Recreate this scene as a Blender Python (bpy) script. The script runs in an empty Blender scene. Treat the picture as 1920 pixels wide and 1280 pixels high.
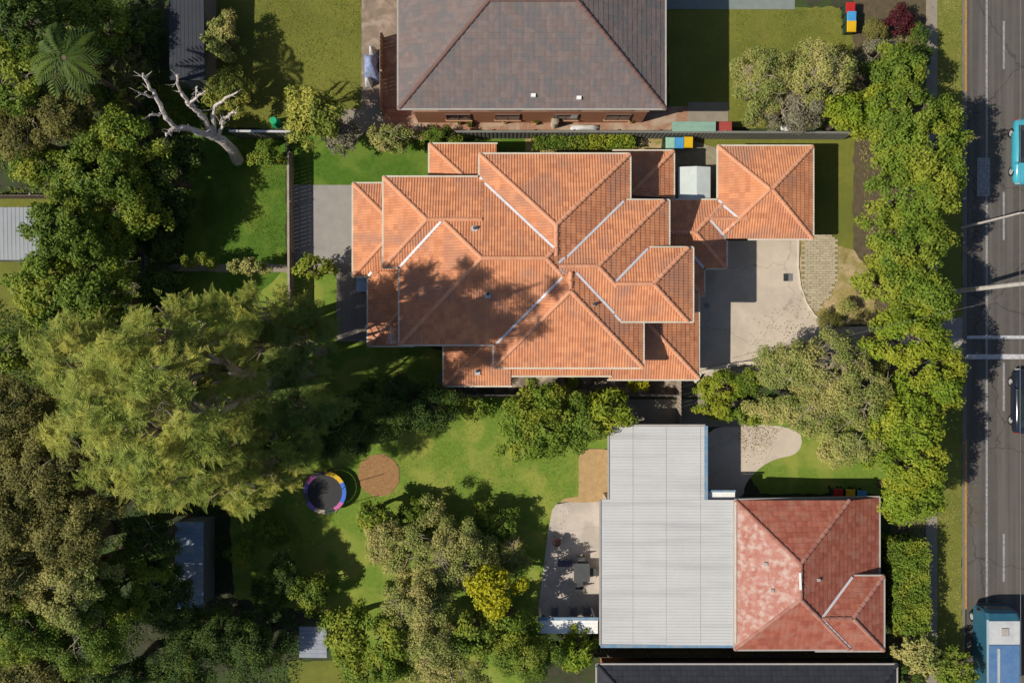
import bpy, bmesh, math, random
import numpy as np
from mathutils import Vector, Matrix, noise
random.seed(7); rng = np.random.default_rng(7)
SC = bpy.context.scene
COL = SC.collection

# ------------------------------------------------------------------ camera, sky, sun, exposure
H = 55.0; PPM = 28.0                      # drone height, photo pixels per metre on the ground
cd = bpy.data.cameras.new('camera'); cam = bpy.data.objects.new('camera', cd); COL.objects.link(cam)
cam.location = (0, 0, H); cam.rotation_euler = (0, 0, 0)
cd.sensor_width = 36; cd.lens = 36 * H / (1920 / PPM); cd.clip_end = 900
SC.camera = cam
SUN_EL = math.radians(45); SH = Vector((1, .28)).normalized()      # direction in which shadows fall
world = bpy.data.worlds.new('World'); SC.world = world; world.use_nodes = True
nt = world.node_tree; nt.nodes.clear()
sky = nt.nodes.new('ShaderNodeTexSky'); sky.sky_type = 'NISHITA'; sky.sun_disc = False
sky.sun_elevation = SUN_EL; sky.sun_rotation = math.atan2(-SH.x, -SH.y) % (2 * math.pi)
bg = nt.nodes.new('ShaderNodeBackground'); bg.inputs[1].default_value = .072
wo = nt.nodes.new('ShaderNodeOutputWorld')
nt.links.new(sky.outputs[0], bg.inputs[0]); nt.links.new(bg.outputs[0], wo.inputs[0])
sl = bpy.data.lights.new('sun', 'SUN'); sl.energy = 4.6; sl.angle = math.radians(.55); sl.color = (1, .93, .80)
so = bpy.data.objects.new('sun', sl); COL.objects.link(so)
so.rotation_euler = Vector((SH.x * math.cos(SUN_EL), SH.y * math.cos(SUN_EL), -math.sin(SUN_EL))).to_track_quat('-Z', 'Y').to_euler()
so.location = (-60, -20, 60)
SC.view_settings.view_transform = 'Standard'; SC.view_settings.look = 'None'
SC.view_settings.exposure = 0.25; SC.view_settings.gamma = 1; SC.view_settings.use_curve_mapping = False

def W(px, py, z=0.0):                     # photo pixel -> point of the place at height z
    k = (H - z) / H / PPM
    return Vector(((px - 960) * k, (640 - py) * k, z))
def kz(z): return (H - z) / H / PPM       # metres per photo pixel at height z

# ------------------------------------------------------------------ materials
MATS = {}
def mat(name, c1, c2=None, scale=1.0, rough=.85, bump=0.0, bscale=None, c3=None, s3=.15, attr=False, trans=0.0, metal=0.0,
        spec=.3, detail=6, f3=(.45, .62), st3=None, cracks=0.0, crs=.3):
    m = bpy.data.materials.new(name); m.use_nodes = True; MATS[name] = m
    n = m.node_tree.nodes; L = m.node_tree.links; n.clear()
    out = n.new('ShaderNodeOutputMaterial'); b = n.new('ShaderNodeBsdfPrincipled')
    b.inputs['Roughness'].default_value = rough; b.inputs['Metallic'].default_value = metal
    b.inputs['Specular IOR Level'].default_value = spec
    geo = n.new('ShaderNodeNewGeometry')
    col = None
    if c2 is None: c2 = tuple(x * .85 for x in c1)
    nz = n.new('ShaderNodeTexNoise'); nz.inputs['Scale'].default_value = scale; nz.inputs['Detail'].default_value = detail
    nz.inputs['Roughness'].default_value = .65
    L.new(geo.outputs['Position'], nz.inputs['Vector'])
    rp = n.new('ShaderNodeMapRange'); rp.inputs[1].default_value = .36; rp.inputs[2].default_value = .64
    L.new(nz.outputs['Fac'], rp.inputs[0]); fac = rp.outputs[0]
    if attr:                               # per piece variation: attribute on joined pieces, object random on single ones
        at = n.new('ShaderNodeAttribute'); at.attribute_name = 'v'
        oi = n.new('ShaderNodeObjectInfo')
        ad = n.new('ShaderNodeMath'); ad.operation = 'ADD'; L.new(at.outputs['Fac'], ad.inputs[0]); L.new(oi.outputs['Random'], ad.inputs[1])
        fr = n.new('ShaderNodeMath'); fr.operation = 'FRACT'; L.new(ad.outputs[0], fr.inputs[0])
        mx = n.new('ShaderNodeMath'); mx.operation = 'MULTIPLY_ADD'; mx.inputs[1].default_value = .62
        L.new(fr.outputs[0], mx.inputs[0])
        m2 = n.new('ShaderNodeMath'); m2.operation = 'MULTIPLY'; m2.inputs[1].default_value = .38; L.new(rp.outputs[0], m2.inputs[0])
        L.new(m2.outputs[0], mx.inputs[2]); fac = mx.outputs[0]
    mc = n.new('ShaderNodeMix'); mc.data_type = 'RGBA'
    mc.inputs[6].default_value = (*c1, 1); mc.inputs[7].default_value = (*c2, 1); L.new(fac, mc.inputs[0]); col = mc.outputs[2]
    if c3:
        n3 = n.new('ShaderNodeTexNoise'); n3.inputs['Scale'].default_value = s3; n3.inputs['Detail'].default_value = 5
        n3.inputs['Distortion'].default_value = .6
        if st3:
            mp = n.new('ShaderNodeMapping'); mp.inputs['Scale'].default_value = st3; L.new(geo.outputs['Position'], mp.inputs['Vector']); L.new(mp.outputs[0], n3.inputs['Vector'])
            n3.inputs['Distortion'].default_value = 0
        else: L.new(geo.outputs['Position'], n3.inputs['Vector'])
        r3 = n.new('ShaderNodeMapRange'); r3.inputs[1].default_value = f3[0]; r3.inputs[2].default_value = f3[1]
        L.new(n3.outputs['Fac'], r3.inputs[0])
        m3 = n.new('ShaderNodeMix'); m3.data_type = 'RGBA'; m3.inputs[7].default_value = (*c3, 1)
        L.new(r3.outputs[0], m3.inputs[0]); L.new(col, m3.inputs[6]); col = m3.outputs[2]
    if cracks:
        nd = n.new('ShaderNodeTexNoise'); nd.inputs['Scale'].default_value = 1.3; nd.inputs['Detail'].default_value = 6; L.new(geo.outputs['Position'], nd.inputs['Vector'])
        va = n.new('ShaderNodeVectorMath'); va.operation = 'MULTIPLY_ADD'; va.inputs[1].default_value = (1.3, 1.3, 0); L.new(nd.outputs['Color'], va.inputs[0]); L.new(geo.outputs['Position'], va.inputs[2])
        vo = n.new('ShaderNodeTexVoronoi'); vo.feature = 'DISTANCE_TO_EDGE'; vo.voronoi_dimensions = '2D'; vo.inputs['Scale'].default_value = crs; L.new(va.outputs[0], vo.inputs['Vector'])
        rc = n.new('ShaderNodeMapRange'); rc.inputs[1].default_value = .002; rc.inputs[2].default_value = .012; rc.inputs[3].default_value = 1 - cracks; rc.inputs[4].default_value = 1; L.new(vo.outputs['Distance'], rc.inputs[0])
        mk = n.new('ShaderNodeMix'); mk.data_type = 'RGBA'; mk.blend_type = 'MULTIPLY'; mk.inputs[0].default_value = 1; L.new(col, mk.inputs[6]); L.new(rc.outputs[0], mk.inputs[7]); col = mk.outputs[2]
    L.new(col, b.inputs['Base Color'])
    if bump:
        nb = n.new('ShaderNodeTexNoise'); nb.inputs['Scale'].default_value = bscale or scale * 4; nb.inputs['Detail'].default_value = 8
        L.new(geo.outputs['Position'], nb.inputs['Vector'])
        bp = n.new('ShaderNodeBump'); bp.inputs['Strength'].default_value = bump; bp.inputs['Distance'].default_value = .05
        L.new(nb.outputs['Fac'], bp.inputs['Height']); L.new(bp.outputs[0], b.inputs['Normal'])
    sh = b.outputs[0]
    if trans:
        tr = n.new('ShaderNodeBsdfTranslucent'); ms = n.new('ShaderNodeMixShader'); ms.inputs[0].default_value = trans
        L.new(col, tr.inputs['Color']); L.new(b.outputs[0], ms.inputs[1]); L.new(tr.outputs[0], ms.inputs[2]); sh = ms.outputs[0]
    L.new(sh, out.inputs[0])
    return m
def leafmat(name, c1, c2, c3=None):
    return mat(name, c1, c2, scale=1.3, rough=.6, attr=True, trans=.22, spec=.2, c3=c3, s3=.5)

M_tile = mat('terracotta_tile', (.63, .275, .135), (.42, .165, .085), 1.4, .8, .3, 22, c3=(.36, .18, .12), s3=.55, attr=True, f3=(.46, .74))
M_cap = mat('ridge_cap_clay', (.62, .30, .175), (.52, .235, .135), 3, .8, .3, 20, attr=True)
M_brown = mat('brown_tile', (.14, .105, .098), (.185, .145, .138), 2.5, .85, .4, 14, c3=(.125, .115, .118), s3=1.4, attr=True)
M_browncap = mat('brown_ridge_cap', (.13, .075, .065), (.17, .10, .085), 2, .8, attr=True)
M_red = mat('red_tile', (.23, .06, .04), (.36, .125, .08), 1.6, .85, .4, 12, c3=(.30, .14, .105), s3=1.6, st3=(1, 1, 1), attr=True, f3=(.5, .75))
M_redl = mat('sunlit_lichened_red_tile', (.32, .12, .09), (.40, .20, .165), 2.2, .85, .4, 12, c3=(.44, .32, .28), s3=2.6, st3=(1, 1, 1), attr=True, f3=(.46, .66))  # west slope: lichen spots, with sunlight painted in as a paler base
M_redcap = mat('red_ridge_cap', (.26, .09, .065), (.36, .19, .15), 2, .8, attr=True)
M_under = mat('roof_batten', (.12, .07, .05), None, 3)
M_slate = mat('dark_slate', (.018, .02, .027), (.03, .032, .042), 2, .8, attr=True)
M_gutter = mat('cream_gutter', (.58, .52, .42), (.48, .43, .35), 2, .5)
M_greyg = mat('grey_gutter', (.30, .28, .26), (.36, .33, .30), 2, .5)
M_blueg = mat('blue_gutter', (.10, .20, .32), (.15, .25, .35), 4, .55, c3=(.2, .25, .3), s3=2)
M_valley = mat('zinc_valley', (.62, .60, .62), (.5, .5, .55), 3, .5)
M_wall = mat('cream_render_wall', (.5, .42, .33), (.42, .35, .27), 1, .9, .3)
M_brick = mat('red_brick', (.38, .17, .09), (.26, .11, .065), 3, .9, .4, 20, attr=True)
M_bluebrick = mat('tan_brick', (.42, .24, .15), (.34, .19, .12), 3, .9, .4, 20, attr=True)
M_soffit = mat('soffit_board', (.5, .47, .42), None, 2)
M_white = mat('white_sheet_metal', (.47, .47, .47), (.44, .44, .44), .6, .5, c3=(.35, .35, .355), s3=1.0, f3=(.5, .8), st3=(.12, 1.6, 1))
M_whitep = mat('white_paint', (.75, .74, .72), (.68, .67, .65), 3, .5)
M_greyshed = mat('grey_sheet_metal', (.24, .26, .28), (.21, .23, .25), .8, .55)
M_bluetint = mat('blue_and_shade_blue_metal', (.17, .26, .36), (.2, .29, .39), 2, .5, c3=(.3, .33, .38), s3=1.2)  # shed roof's blue is shade put into the colour; lean-to shares it
M_conc = mat('driveway_concrete', (.49, .42, .345), (.44, .375, .31), 1.2, .9, .25, 30, c3=(.37, .315, .26), s3=.55, f3=(.48, .78), cracks=.22, crs=.22)
M_conc2 = mat('patio_concrete', (.48, .42, .37), (.43, .375, .33), 1.5, .9, .2, 30, c3=(.37, .33, .29), s3=.8, cracks=.25, crs=.5)
M_conc3 = mat('grey_concrete', (.28, .26, .24), (.24, .225, .21), 1.5, .9, .2, 30)
M_path = mat('footpath_concrete', (.25, .22, .17), (.21, .185, .145), 1.5, .9, .2, 30)
M_asph = mat('asphalt', (.092, .082, .075), (.075, .068, .063), 1.2, .9, .5, 60, c3=(.115, .103, .094), s3=1.0, st3=(2.4, .05, 1), cracks=.4, crs=.16)
M_gutr = mat('kerb_gutter_concrete', (.17, .15, .13), (.14, .125, .11), 2, .9)
M_line = mat('road_paint_white', (.30, .30, .31), (.16, .155, .155), 6, .8)
M_linew = mat('road_paint_bright', (.5, .5, .52), (.33, .33, .34), 6, .8)
M_yel = mat('kerb_paint_yellow', (.42, .21, .045), (.27, .15, .05), 5, .8)
M_grass = mat('lawn_grass', (.165, .25, .03), (.115, .19, .024), 4.5, .95, .9, 45, c3=(.25, .28, .05), s3=.45, detail=10)
M_grassd = mat('lush_grass', (.082, .165, .014), (.056, .125, .011), 3.5, .95, .9, 45, c3=(.12, .19, .024), s3=.5, detail=10)
M_grasst = mat('lawn_top', (.18, .185, .03), (.14, .15, .026), 3, .95, .9, 45, c3=(.13, .145, .024), s3=.3, detail=10)
M_dry = mat('dry_grass', (.36, .27, .11), (.23, .20, .07), 2.5, .95, .8, 40, c3=(.45, .34, .2), s3=.9)
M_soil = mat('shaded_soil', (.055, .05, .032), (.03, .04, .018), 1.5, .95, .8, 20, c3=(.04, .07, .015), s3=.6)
M_mulch = mat('bark_mulch', (.34, .19, .085), (.24, .13, .06), 8, .95, .9, 30)
M_sand = mat('tan_paving', (.40, .27, .13), (.33, .22, .11), 3, .95, .5, 20)
M_bark = mat('bark', (.14, .10, .07), (.09, .065, .045), 4, .9, .8, 12)
M_dead = mat('bleached_bark', (.58, .52, .48), (.34, .30, .28), 5, .9, .8, 12)
M_twig = mat('pale_twig', (.34, .29, .21), (.25, .2, .14), 4, .9)
M_timber = mat('grey_timber', (.26, .22, .19), (.19, .165, .145), 3, .9, .4, 15, attr=True)
M_fence = mat('fence_metal', (.17, .17, .15), (.14, .14, .13), 2, .7)
M_fencep = mat('pale_fence', (.34, .28, .22), (.26, .21, .17), 2, .8)
M_paver = mat('pale_paver', (.44, .38, .27), (.32, .275, .19), 3, .9, .5, 25, attr=True)
M_joint = mat('paver_joint', (.17, .155, .08), (.22, .19, .11), 5, .95)
M_black = mat('black_plastic', (.02, .02, .022), None, 3, .5)
M_dgrey = mat('dark_grey_metal', (.07, .075, .08), None, 3, .5)
M_glass = mat('window_glass', (.02, .03, .04), None, 3, .08, spec=.6)
M_steel = mat('pale_steel', (.55, .55, .56), (.45, .45, .47), 3, .4, metal=.3)
M_teal = mat('teal_paint', (.05, .32, .42), (.045, .28, .38), 2, .25, spec=.6)
M_orange = mat('orange_paint', (.55, .19, .05), None, 2, .3, spec=.6)
M_navy = mat('dark_car_paint', (.012, .016, .03), None, 2, .2, spec=.6)
M_rubber = mat('tyre_rubber', (.015, .015, .015), None, 3, .9)
M_bred = mat('bin_red', (.4, .02, .02), None, 3, .5); M_bblue = mat('bin_blue', (.06, .28, .55), None, 3, .5)
M_byel = mat('bin_yellow', (.62, .38, .01), None, 3, .5); M_bgreen = mat('bin_pale_green', (.28, .48, .38), None, 3, .5)
M_bdark = mat('bin_body_green', (.02, .045, .03), None, 3, .6)
M_mint = mat('mint_sheet', (.22, .34, .27), (.18, .30, .24), 2, .6)
M_redsheet = mat('red_sheet', (.34, .06, .05), (.28, .05, .04), 2, .6)
M_cloth = mat('blue_cloth', (.13, .19, .38), (.3, .34, .45), 4, .9)
M_clothw = mat('white_cloth', (.5, .5, .5), None, 4, .9)
M_pole = mat('pale_pole', (.5, .47, .43), (.4, .37, .34), 3, .8)
M_wire = mat('wire', (.13, .12, .11), None, 3, .6)
M_pink = mat('pad_pink', (.5, .12, .33), None, 3, .6); M_padblue = mat('pad_blue', (.04, .13, .55), None, 3, .6)
M_padpurp = mat('pad_purple', (.2, .12, .4), None, 3, .6)

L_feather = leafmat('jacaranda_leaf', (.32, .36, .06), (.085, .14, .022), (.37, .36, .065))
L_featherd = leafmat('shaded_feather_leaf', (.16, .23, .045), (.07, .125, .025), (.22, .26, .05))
L_bright = leafmat('bright_leaf', (.185, .265, .028), (.075, .135, .014), (.25, .28, .03))
L_lime = leafmat('lime_leaf', (.22, .30, .022), (.105, .17, .016), (.28, .305, .025))
L_mid = leafmat('mid_leaf', (.155, .225, .026), (.062, .115, .014), (.22, .26, .03))
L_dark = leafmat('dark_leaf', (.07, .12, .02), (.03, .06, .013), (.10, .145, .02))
L_olive = leafmat('olive_leaf', (.33, .35, .095), (.15, .19, .045), (.40, .36, .12))
L_brown = leafmat('dusty_leaf', (.21, .19, .05), (.09, .10, .026), (.24, .22, .06))
L_grey = leafmat('grey_leaf', (.29, .27, .18), (.17, .16, .10))
L_yellow = leafmat('yellow_leaf', (.42, .38, .012), (.26, .28, .012))
L_maroon = leafmat('maroon_leaf', (.10, .015, .02), (.05, .01, .015))

# ------------------------------------------------------------------ helpers
def tag(o, label=None, cat=None, group=None, kind=None):
    if label: o['label'] = label
    if cat: o['category'] = cat
    if group: o['group'] = group
    if kind: o['kind'] = kind
    return o
def thing(name, loc, label, cat, group=None):
    o = bpy.data.objects.new(name, None); COL.objects.link(o); o.location = Vector(loc); o.empty_display_size = .3
    return tag(o, label, cat, group)
def world_loc(o):
    v = Vector((0, 0, 0))
    while o is not None: v += o.location; o = o.parent
    return v
def mesh_np(name, V, F, m, attr=None, smooth=False):
    V = np.asarray(V, dtype=np.float32); me = bpy.data.meshes.new(name)
    if isinstance(F, np.ndarray):
        nf, k = F.shape
        me.vertices.add(len(V)); me.vertices.foreach_set('co', V.ravel())
        me.loops.add(nf * k); me.loops.foreach_set('vertex_index', F.ravel().astype(np.int32))
        me.polygons.add(nf); me.polygons.foreach_set('loop_start', np.arange(0, nf * k, k, dtype=np.int32))
        me.polygons.foreach_set('loop_total', np.full(nf, k, dtype=np.int32))
        me.update(calc_edges=True)
    else:
        me.from_pydata([tuple(map(float, v)) for v in V], [], [tuple(f) for f in F]); me.update()
    if attr is not None:
        a = me.attributes.new('v', 'FLOAT', 'FACE'); a.data.foreach_set('value', np.asarray(attr, dtype=np.float32))
    if smooth: me.polygons.foreach_set('use_smooth', np.ones(len(me.polygons), dtype=bool))
    if m: me.materials.append(m)
    return me
def put(name, V, F, m, parent=None, attr=None, smooth=False, kind=None):     # world coordinates in
    V = np.asarray(V, dtype=np.float64)
    if parent is not None: V = V - np.array(world_loc(parent))
    o = bpy.data.objects.new(name, mesh_np(name, V, F, m, attr, smooth)); COL.objects.link(o)
    if parent is not None: o.parent = parent
    if kind: o['kind'] = kind
    return o
class MB:
    def __init__(s): s.V = []; s.F = []; s.A = []
    def add(s, V, F, a=None):
        n = len(s.V); s.V.extend([tuple(v) for v in V]); s.F.extend([tuple(i + n for i in f) for f in F])
        s.A.extend([random.random() if a is None else a] * len(F)); return s
    def box(s, x0, x1, y0, y1, z0, z1, a=None):
        return s.add([(x0, y0, z0), (x1, y0, z0), (x1, y1, z0), (x0, y1, z0), (x0, y0, z1), (x1, y0, z1), (x1, y1, z1), (x0, y1, z1)],
              [(0, 3, 2, 1), (4, 5, 6, 7), (0, 1, 5, 4), (1, 2, 6, 5), (2, 3, 7, 6), (3, 0, 4, 7)], a)
    def bar(s, p, q, w, h, a=None):            # box beam between two points
        p = Vector(p); q = Vector(q); d = (q - p).normalized(); up = Vector((0, 0, 1))
        if abs(d.z) > .95: up = Vector((1, 0, 0))
        r = d.cross(up).normalized() * w / 2; u = r.cross(d).normalized() * h / 2
        V = [p - r - u, p + r - u, p + r + u, p - r + u, q - r - u, q + r - u, q + r + u, q - r + u]
        return s.add(V, [(0, 1, 2, 3), (4, 7, 6, 5), (0, 4, 5, 1), (1, 5, 6, 2), (2, 6, 7, 3), (3, 7, 4, 0)], a)
    def tube(s, pts, rad, n=6):
        pts = [Vector(p) for p in pts]; rings = []
        base = len(s.V); F = []; V = []
        for i, p in enumerate(pts):
            d = (pts[min(i + 1, len(pts) - 1)] - pts[max(i - 1, 0)]).normalized()
            up = Vector((0, 0, 1)) if abs(d.z) < .9 else Vector((1, 0, 0))
            r = d.cross(up).normalized(); u = r.cross(d).normalized()
            R = rad[i] if isinstance(rad, (list, tuple)) else rad
            for k in range(n):
                a = 2 * math.pi * k / n; V.append(p + (r * math.cos(a) + u * math.sin(a)) * R)
        for i in range(len(pts) - 1):
            for k in range(n):
                F.append((i * n + k, i * n + (k + 1) % n, (i + 1) * n + (k + 1) % n, (i + 1) * n + k))
        F.append(tuple(range(n - 1, -1, -1))); F.append(tuple((len(pts) - 1) * n + k for k in range(n)))
        return s.add(V, F)
    def prism(s, pts, z0, z1, a=None):         # 2D outline (world xy), ccw or cw
        n = len(pts)
        V = [(p[0], p[1], z0) for p in pts] + [(p[0], p[1], z1) for p in pts]
        ar = sum(pts[i][0] * pts[(i + 1) % n][1] - pts[(i + 1) % n][0] * pts[i][1] for i in range(n))
        idx = list(range(n)) if ar > 0 else list(range(n - 1, -1, -1))
        F = [tuple(i + n for i in idx), tuple(reversed(idx))]
        for k in range(n): i, j = idx[k], idx[(k + 1) % n]; F.append((i, j, j + n, i + n))
        return s.add(V, F, a)
    def cyl(s, c, r0, r1, z0, z1, n=16):
        V = [(c[0] + r0 * math.cos(2 * math.pi * k / n), c[1] + r0 * math.sin(2 * math.pi * k / n), z0) for k in range(n)]
        V += [(c[0] + r1 * math.cos(2 * math.pi * k / n), c[1] + r1 * math.sin(2 * math.pi * k / n), z1) for k in range(n)]
        F = [tuple(range(n - 1, -1, -1)), tuple(range(n, 2 * n))] + [(k, (k + 1) % n, (k + 1) % n + n, k + n) for k in range(n)]
        return s.add(V, F)
    def put(s, name, m, parent=None, **k): return put(name, s.V, s.F, m, parent, attr=s.A, **k)
def pxpoly(pts, z=0): return [W(x, y, z).xy[:] for x, y in pts]
def smooth_poly(pts, n=3):                     # Chaikin corner cutting
    for _ in range(n):
        q = []
        for i in range(len(pts)):
            a, b = pts[i], pts[(i + 1) % len(pts)]
            q += [(a[0] * .75 + b[0] * .25, a[1] * .75 + b[1] * .25), (a[0] * .25 + b[0] * .75, a[1] * .25 + b[1] * .75)]
        pts = q
    return pts
def rough_poly(pts, step=12, amp=3):           # ragged outline, in photo pixels
    q = []
    for i in range(len(pts)):
        a = Vector(pts[i]); b = Vector(pts[(i + 1) % len(pts)]); L = (b - a).length; k = max(1, int(L / step))
        nrm = Vector(((b - a).y, -(b - a).x)).normalized()
        for j in range(k):
            p = a.lerp(b, j / k); q.append(tuple(p + nrm * random.uniform(-amp, amp)))
    return q
SHZ = [0]
def sheet(name, pts, z, m, kind='structure', thick=.03):
    if name != 'lawn': SHZ[0] += .0007; z = z + .006 + SHZ[0]
    mb = MB().prism(pxpoly(pts), z - thick, z); o = mb.put(name, m); tag(o, kind=kind); return o

# ------------------------------------------------------------------ ground and paving
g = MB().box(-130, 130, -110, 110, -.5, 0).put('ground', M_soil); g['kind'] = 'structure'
Z = .012
LZ = [0]
def lawn(pts, m, z=None, rough=True, name='lawn'):
    LZ[0] += .0012; z = z or .004 + LZ[0]
    return sheet(name, rough_poly(pts, 10, 2.2) if rough else pts, z, m, thick=.003)
lawn([(385, -40), (678, -40), (678, 205), (640, 240), (390, 240)], M_grasst)
lawn([(360, 250), (536, 262), (536, 640), (330, 640)], M_grassd)
lawn([(546, 250), (985, 250), (985, 300), (820, 330), (810, 348), (546, 348)], M_grassd)
lawn([(985, 250), (1100, 250), (1240, 252), (1240, 300), (985, 300)], M_dry)
lawn([(1300, 252), (1610, 250), (1610, 500), (1570, 470), (1300, 300)], M_grasst)
lawn([(1250, 14), (1600, 14), (1640, 70), (1640, 240), (1400, 240), (1255, 232)], M_grasst)
lawn([(545, 492), (640, 492), (700, 640), (835, 655), (835, 742), (400, 742), (400, 640)], M_grass)
lawn([(300, 742), (1180, 742), (1150, 800), (1140, 840), (1088, 842), (1086, 930), (1046, 942), (1014, 1150), (980, 1290), (640, 1290), (600, 1150), (440, 1120), (430, 960), (300, 900)], M_grass)
lawn([(-60, 460), (110, 480), (140, 600), (60, 720), (-60, 760)], M_grasst)
lawn([(-40, 368), (150, 368), (150, 388), (-40, 388)], M_grasst)
lawn([(540, 1238), (900, 1238), (900, 1400), (540, 1400)], M_grasst)
lawn([(1420, 745), (1660, 745), (1690, 925), (1425, 925), (1400, 880)], M_grass)
lawn([(1756, -400), (1804, -400), (1804, 1700), (1756, 1700)], M_grasst, z=.0235)
sheet('planting_bed', rough_poly([(1600, -40), (1740, -40), (1740, 1400), (1668, 1400), (1668, 930), (1600, 740)], 14, 3), .010, mat('brown_soil', (.11, .08, .05), (.07, .06, .03), 3, .95, .6, 20), thick=.01)
# concrete forecourt
drive = [(1270, 495), (1340, 448), (1365, 448), (1498, 448), (1497, 520), (1503, 552), (1516, 577), (1532, 598), (1560, 612), (1640, 612), (1700, 622), (1755, 622),
         (1755, 660), (1640, 662), (1560, 690), (1460, 720), (1310, 720), (1290, 700)]
sheet('driveway', drive, .020, M_conc, thick=.02)
sheet('driveway', [(1755, 600), (1806, 594), (1806, 684), (1755, 676)], .020, M_conc3, thick=.02)
sheet('driveway', smooth_poly([(1300, 795), (1500, 795), (1505, 850), (1440, 862), (1395, 905), (1395, 935), (1320, 935)], 2), .020, M_conc, thick=.02)
sheet('driveway', [(1200, -60), (1490, -60), (1490, 18), (1200, 18)], .020, mat('blue_grey_concrete', (.19, .22, .21), (.16, .19, .185), 2, .9), thick=.02)
mbb = MB(); segs = [(1497, 448), (1496, 500), (1500, 535), (1511, 567), (1526, 590), (1545, 606), (1580, 612)]
for a, b in zip(segs, segs[1:]):
    mbb.bar(W(*a, 0) + Vector((0, 0, .05)), W(*b, 0) + Vector((0, 0, .05)), .09, .10)
mbb.put('driveway_kerb', M_gutter).__setitem__('kind', 'structure')
sheet('dry_verge', rough_poly([(1500, 440), (1600, 470), (1640, 520), (1640, 600), (1580, 612), (1545, 604), (1524, 588), (1508, 560), (1499, 530)], 8, 1.5), .014, M_dry, thick=.014)
# pale brick oval beside the driveway
oval = [(1502, 505), (1503, 470), (1512, 448), (1540, 438), (1566, 442), (1572, 480), (1570, 520), (1561, 548), (1545, 565), (1532, 590), (1518, 573), (1507, 545)]
pav = sheet('brick_paving', smooth_poly(oval, 2), .024, M_joint, thick=.024)
def inside(pt, poly):
    x, y = pt; c = False; n = len(poly)
    for i in range(n):
        x1, y1 = poly[i]; x2, y2 = poly[i - 1]
        if (y1 > y) != (y2 > y) and x < (x2 - x1) * (y - y1) / (y2 - y1) + x1: c = not c
    return c
om = pxpoly(smooth_poly(oval, 2))
bv = MB().box(-.19, .19, -.068, .068, 0, .03); bme = []
for k in range(4):
    V = [(x + random.uniform(-.012, .012), y + random.uniform(-.012, .012), z) for x, y, z in bv.V]
    bme.append(mesh_np('brick', V, bv.F, M_paver, [.0] * 6))
y = min(p[1] for p in om); row = 0; nb = 0
while y < max(p[1] for p in om):
    x = min(p[0] for p in om) + (.2 if row % 2 else 0)
    while x < max(p[0] for p in om):
        if inside((x, y), om) and nb < 300:
            o = bpy.data.objects.new('brick', random.choice(bme)); COL.objects.link(o); o.parent = pav; nb += 1
            o.location = (x + random.uniform(-.012, .012), y, .034 + random.uniform(-.006, .007)); o.rotation_euler = (random.uniform(-.02, .02), random.uniform(-.01, .01), random.uniform(-.03, .03))
        x += .41
    y += .165; row += 1
# patios and paths
sheet('patio', [(545, 347), (663, 347), (663, 520), (545, 496)], .020, M_conc3, thick=.02)
sheet('patio', smooth_poly([(1046, 940), (1150, 940), (1150, 1165), (1006, 1165), (1016, 1090), (1032, 960)], 1), .022, M_conc2, thick=.02)
sheet('side_path', [(640, 205), (725, 205), (725, 250), (640, 250)], .014, M_path, thick=.014)
sheet('side_path', [(678, -60), (745, -60), (745, 205), (678, 205)], .018, mat('worn_path', (.22, .17, .13), (.17, .13, .1), 2, .9, .4, 20, c3=(.3, .24, .19), s3=1.2), thick=.018)
sheet('brick_path', [(720, 200), (1290, 200), (1290, 246), (720, 246)], .016, mat('path_brick', (.34, .19, .12), (.24, .14, .095), 4, .9, .5, 20, c3=(.36, .27, .2), s3=.9), thick=.016)
sheet('side_path', [(1290, 192), (1365, 192), (1365, 246), (1290, 246)], .018, M_path, thick=.018)
sheet('side_path', [(820, 700), (1320, 700), (1320, 744), (820, 744)], .016, mat('side_path_concrete', (.20, .16, .12), (.12, .10, .075), 2.5, .9, .5, 20, c3=(.42, .34, .26), s3=1.1, f3=(.5, .65)), thick=.016)
sheet('side_path', [(1140, 748), (1395, 748), (1395, 800), (1140, 800)], .014, M_path, thick=.014)
sheet('side_path', [(1000, 1212), (1668, 1212), (1668, 1232), (1000, 1232)], .014, mat('mossy_path', (.09, .085, .05), (.06, .06, .035), 3, .9, .4, 20), thick=.014)
sheet('mulch_bed', rough_poly([(1086, 842), (1150, 842), (1150, 940), (1048, 941), (1060, 934), (1084, 930)], 10, 1), .024, M_sand, thick=.02)
sheet('mulch_circle', [(710 + (39 + random.uniform(-2, 2)) * math.cos(a / 60 * 6.283), 890 + (40 + random.uniform(-2, 2)) * math.sin(a / 60 * 6.283)) for a in range(60)], .022, M_mulch, thick=.02)
sheet('courtyard', [(1262, 252), (1350, 280), (1350, 384), (1262, 384)], .016, mat('courtyard_paving', (.27, .24, .17), (.2, .18, .12), 3, .9, .3), thick=.016)
sheet('garden_path', rough_poly([(280, 495), (640, 495), (640, 512), (280, 508)], 10, 1.5), .018, M_path, thick=.01)
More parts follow.
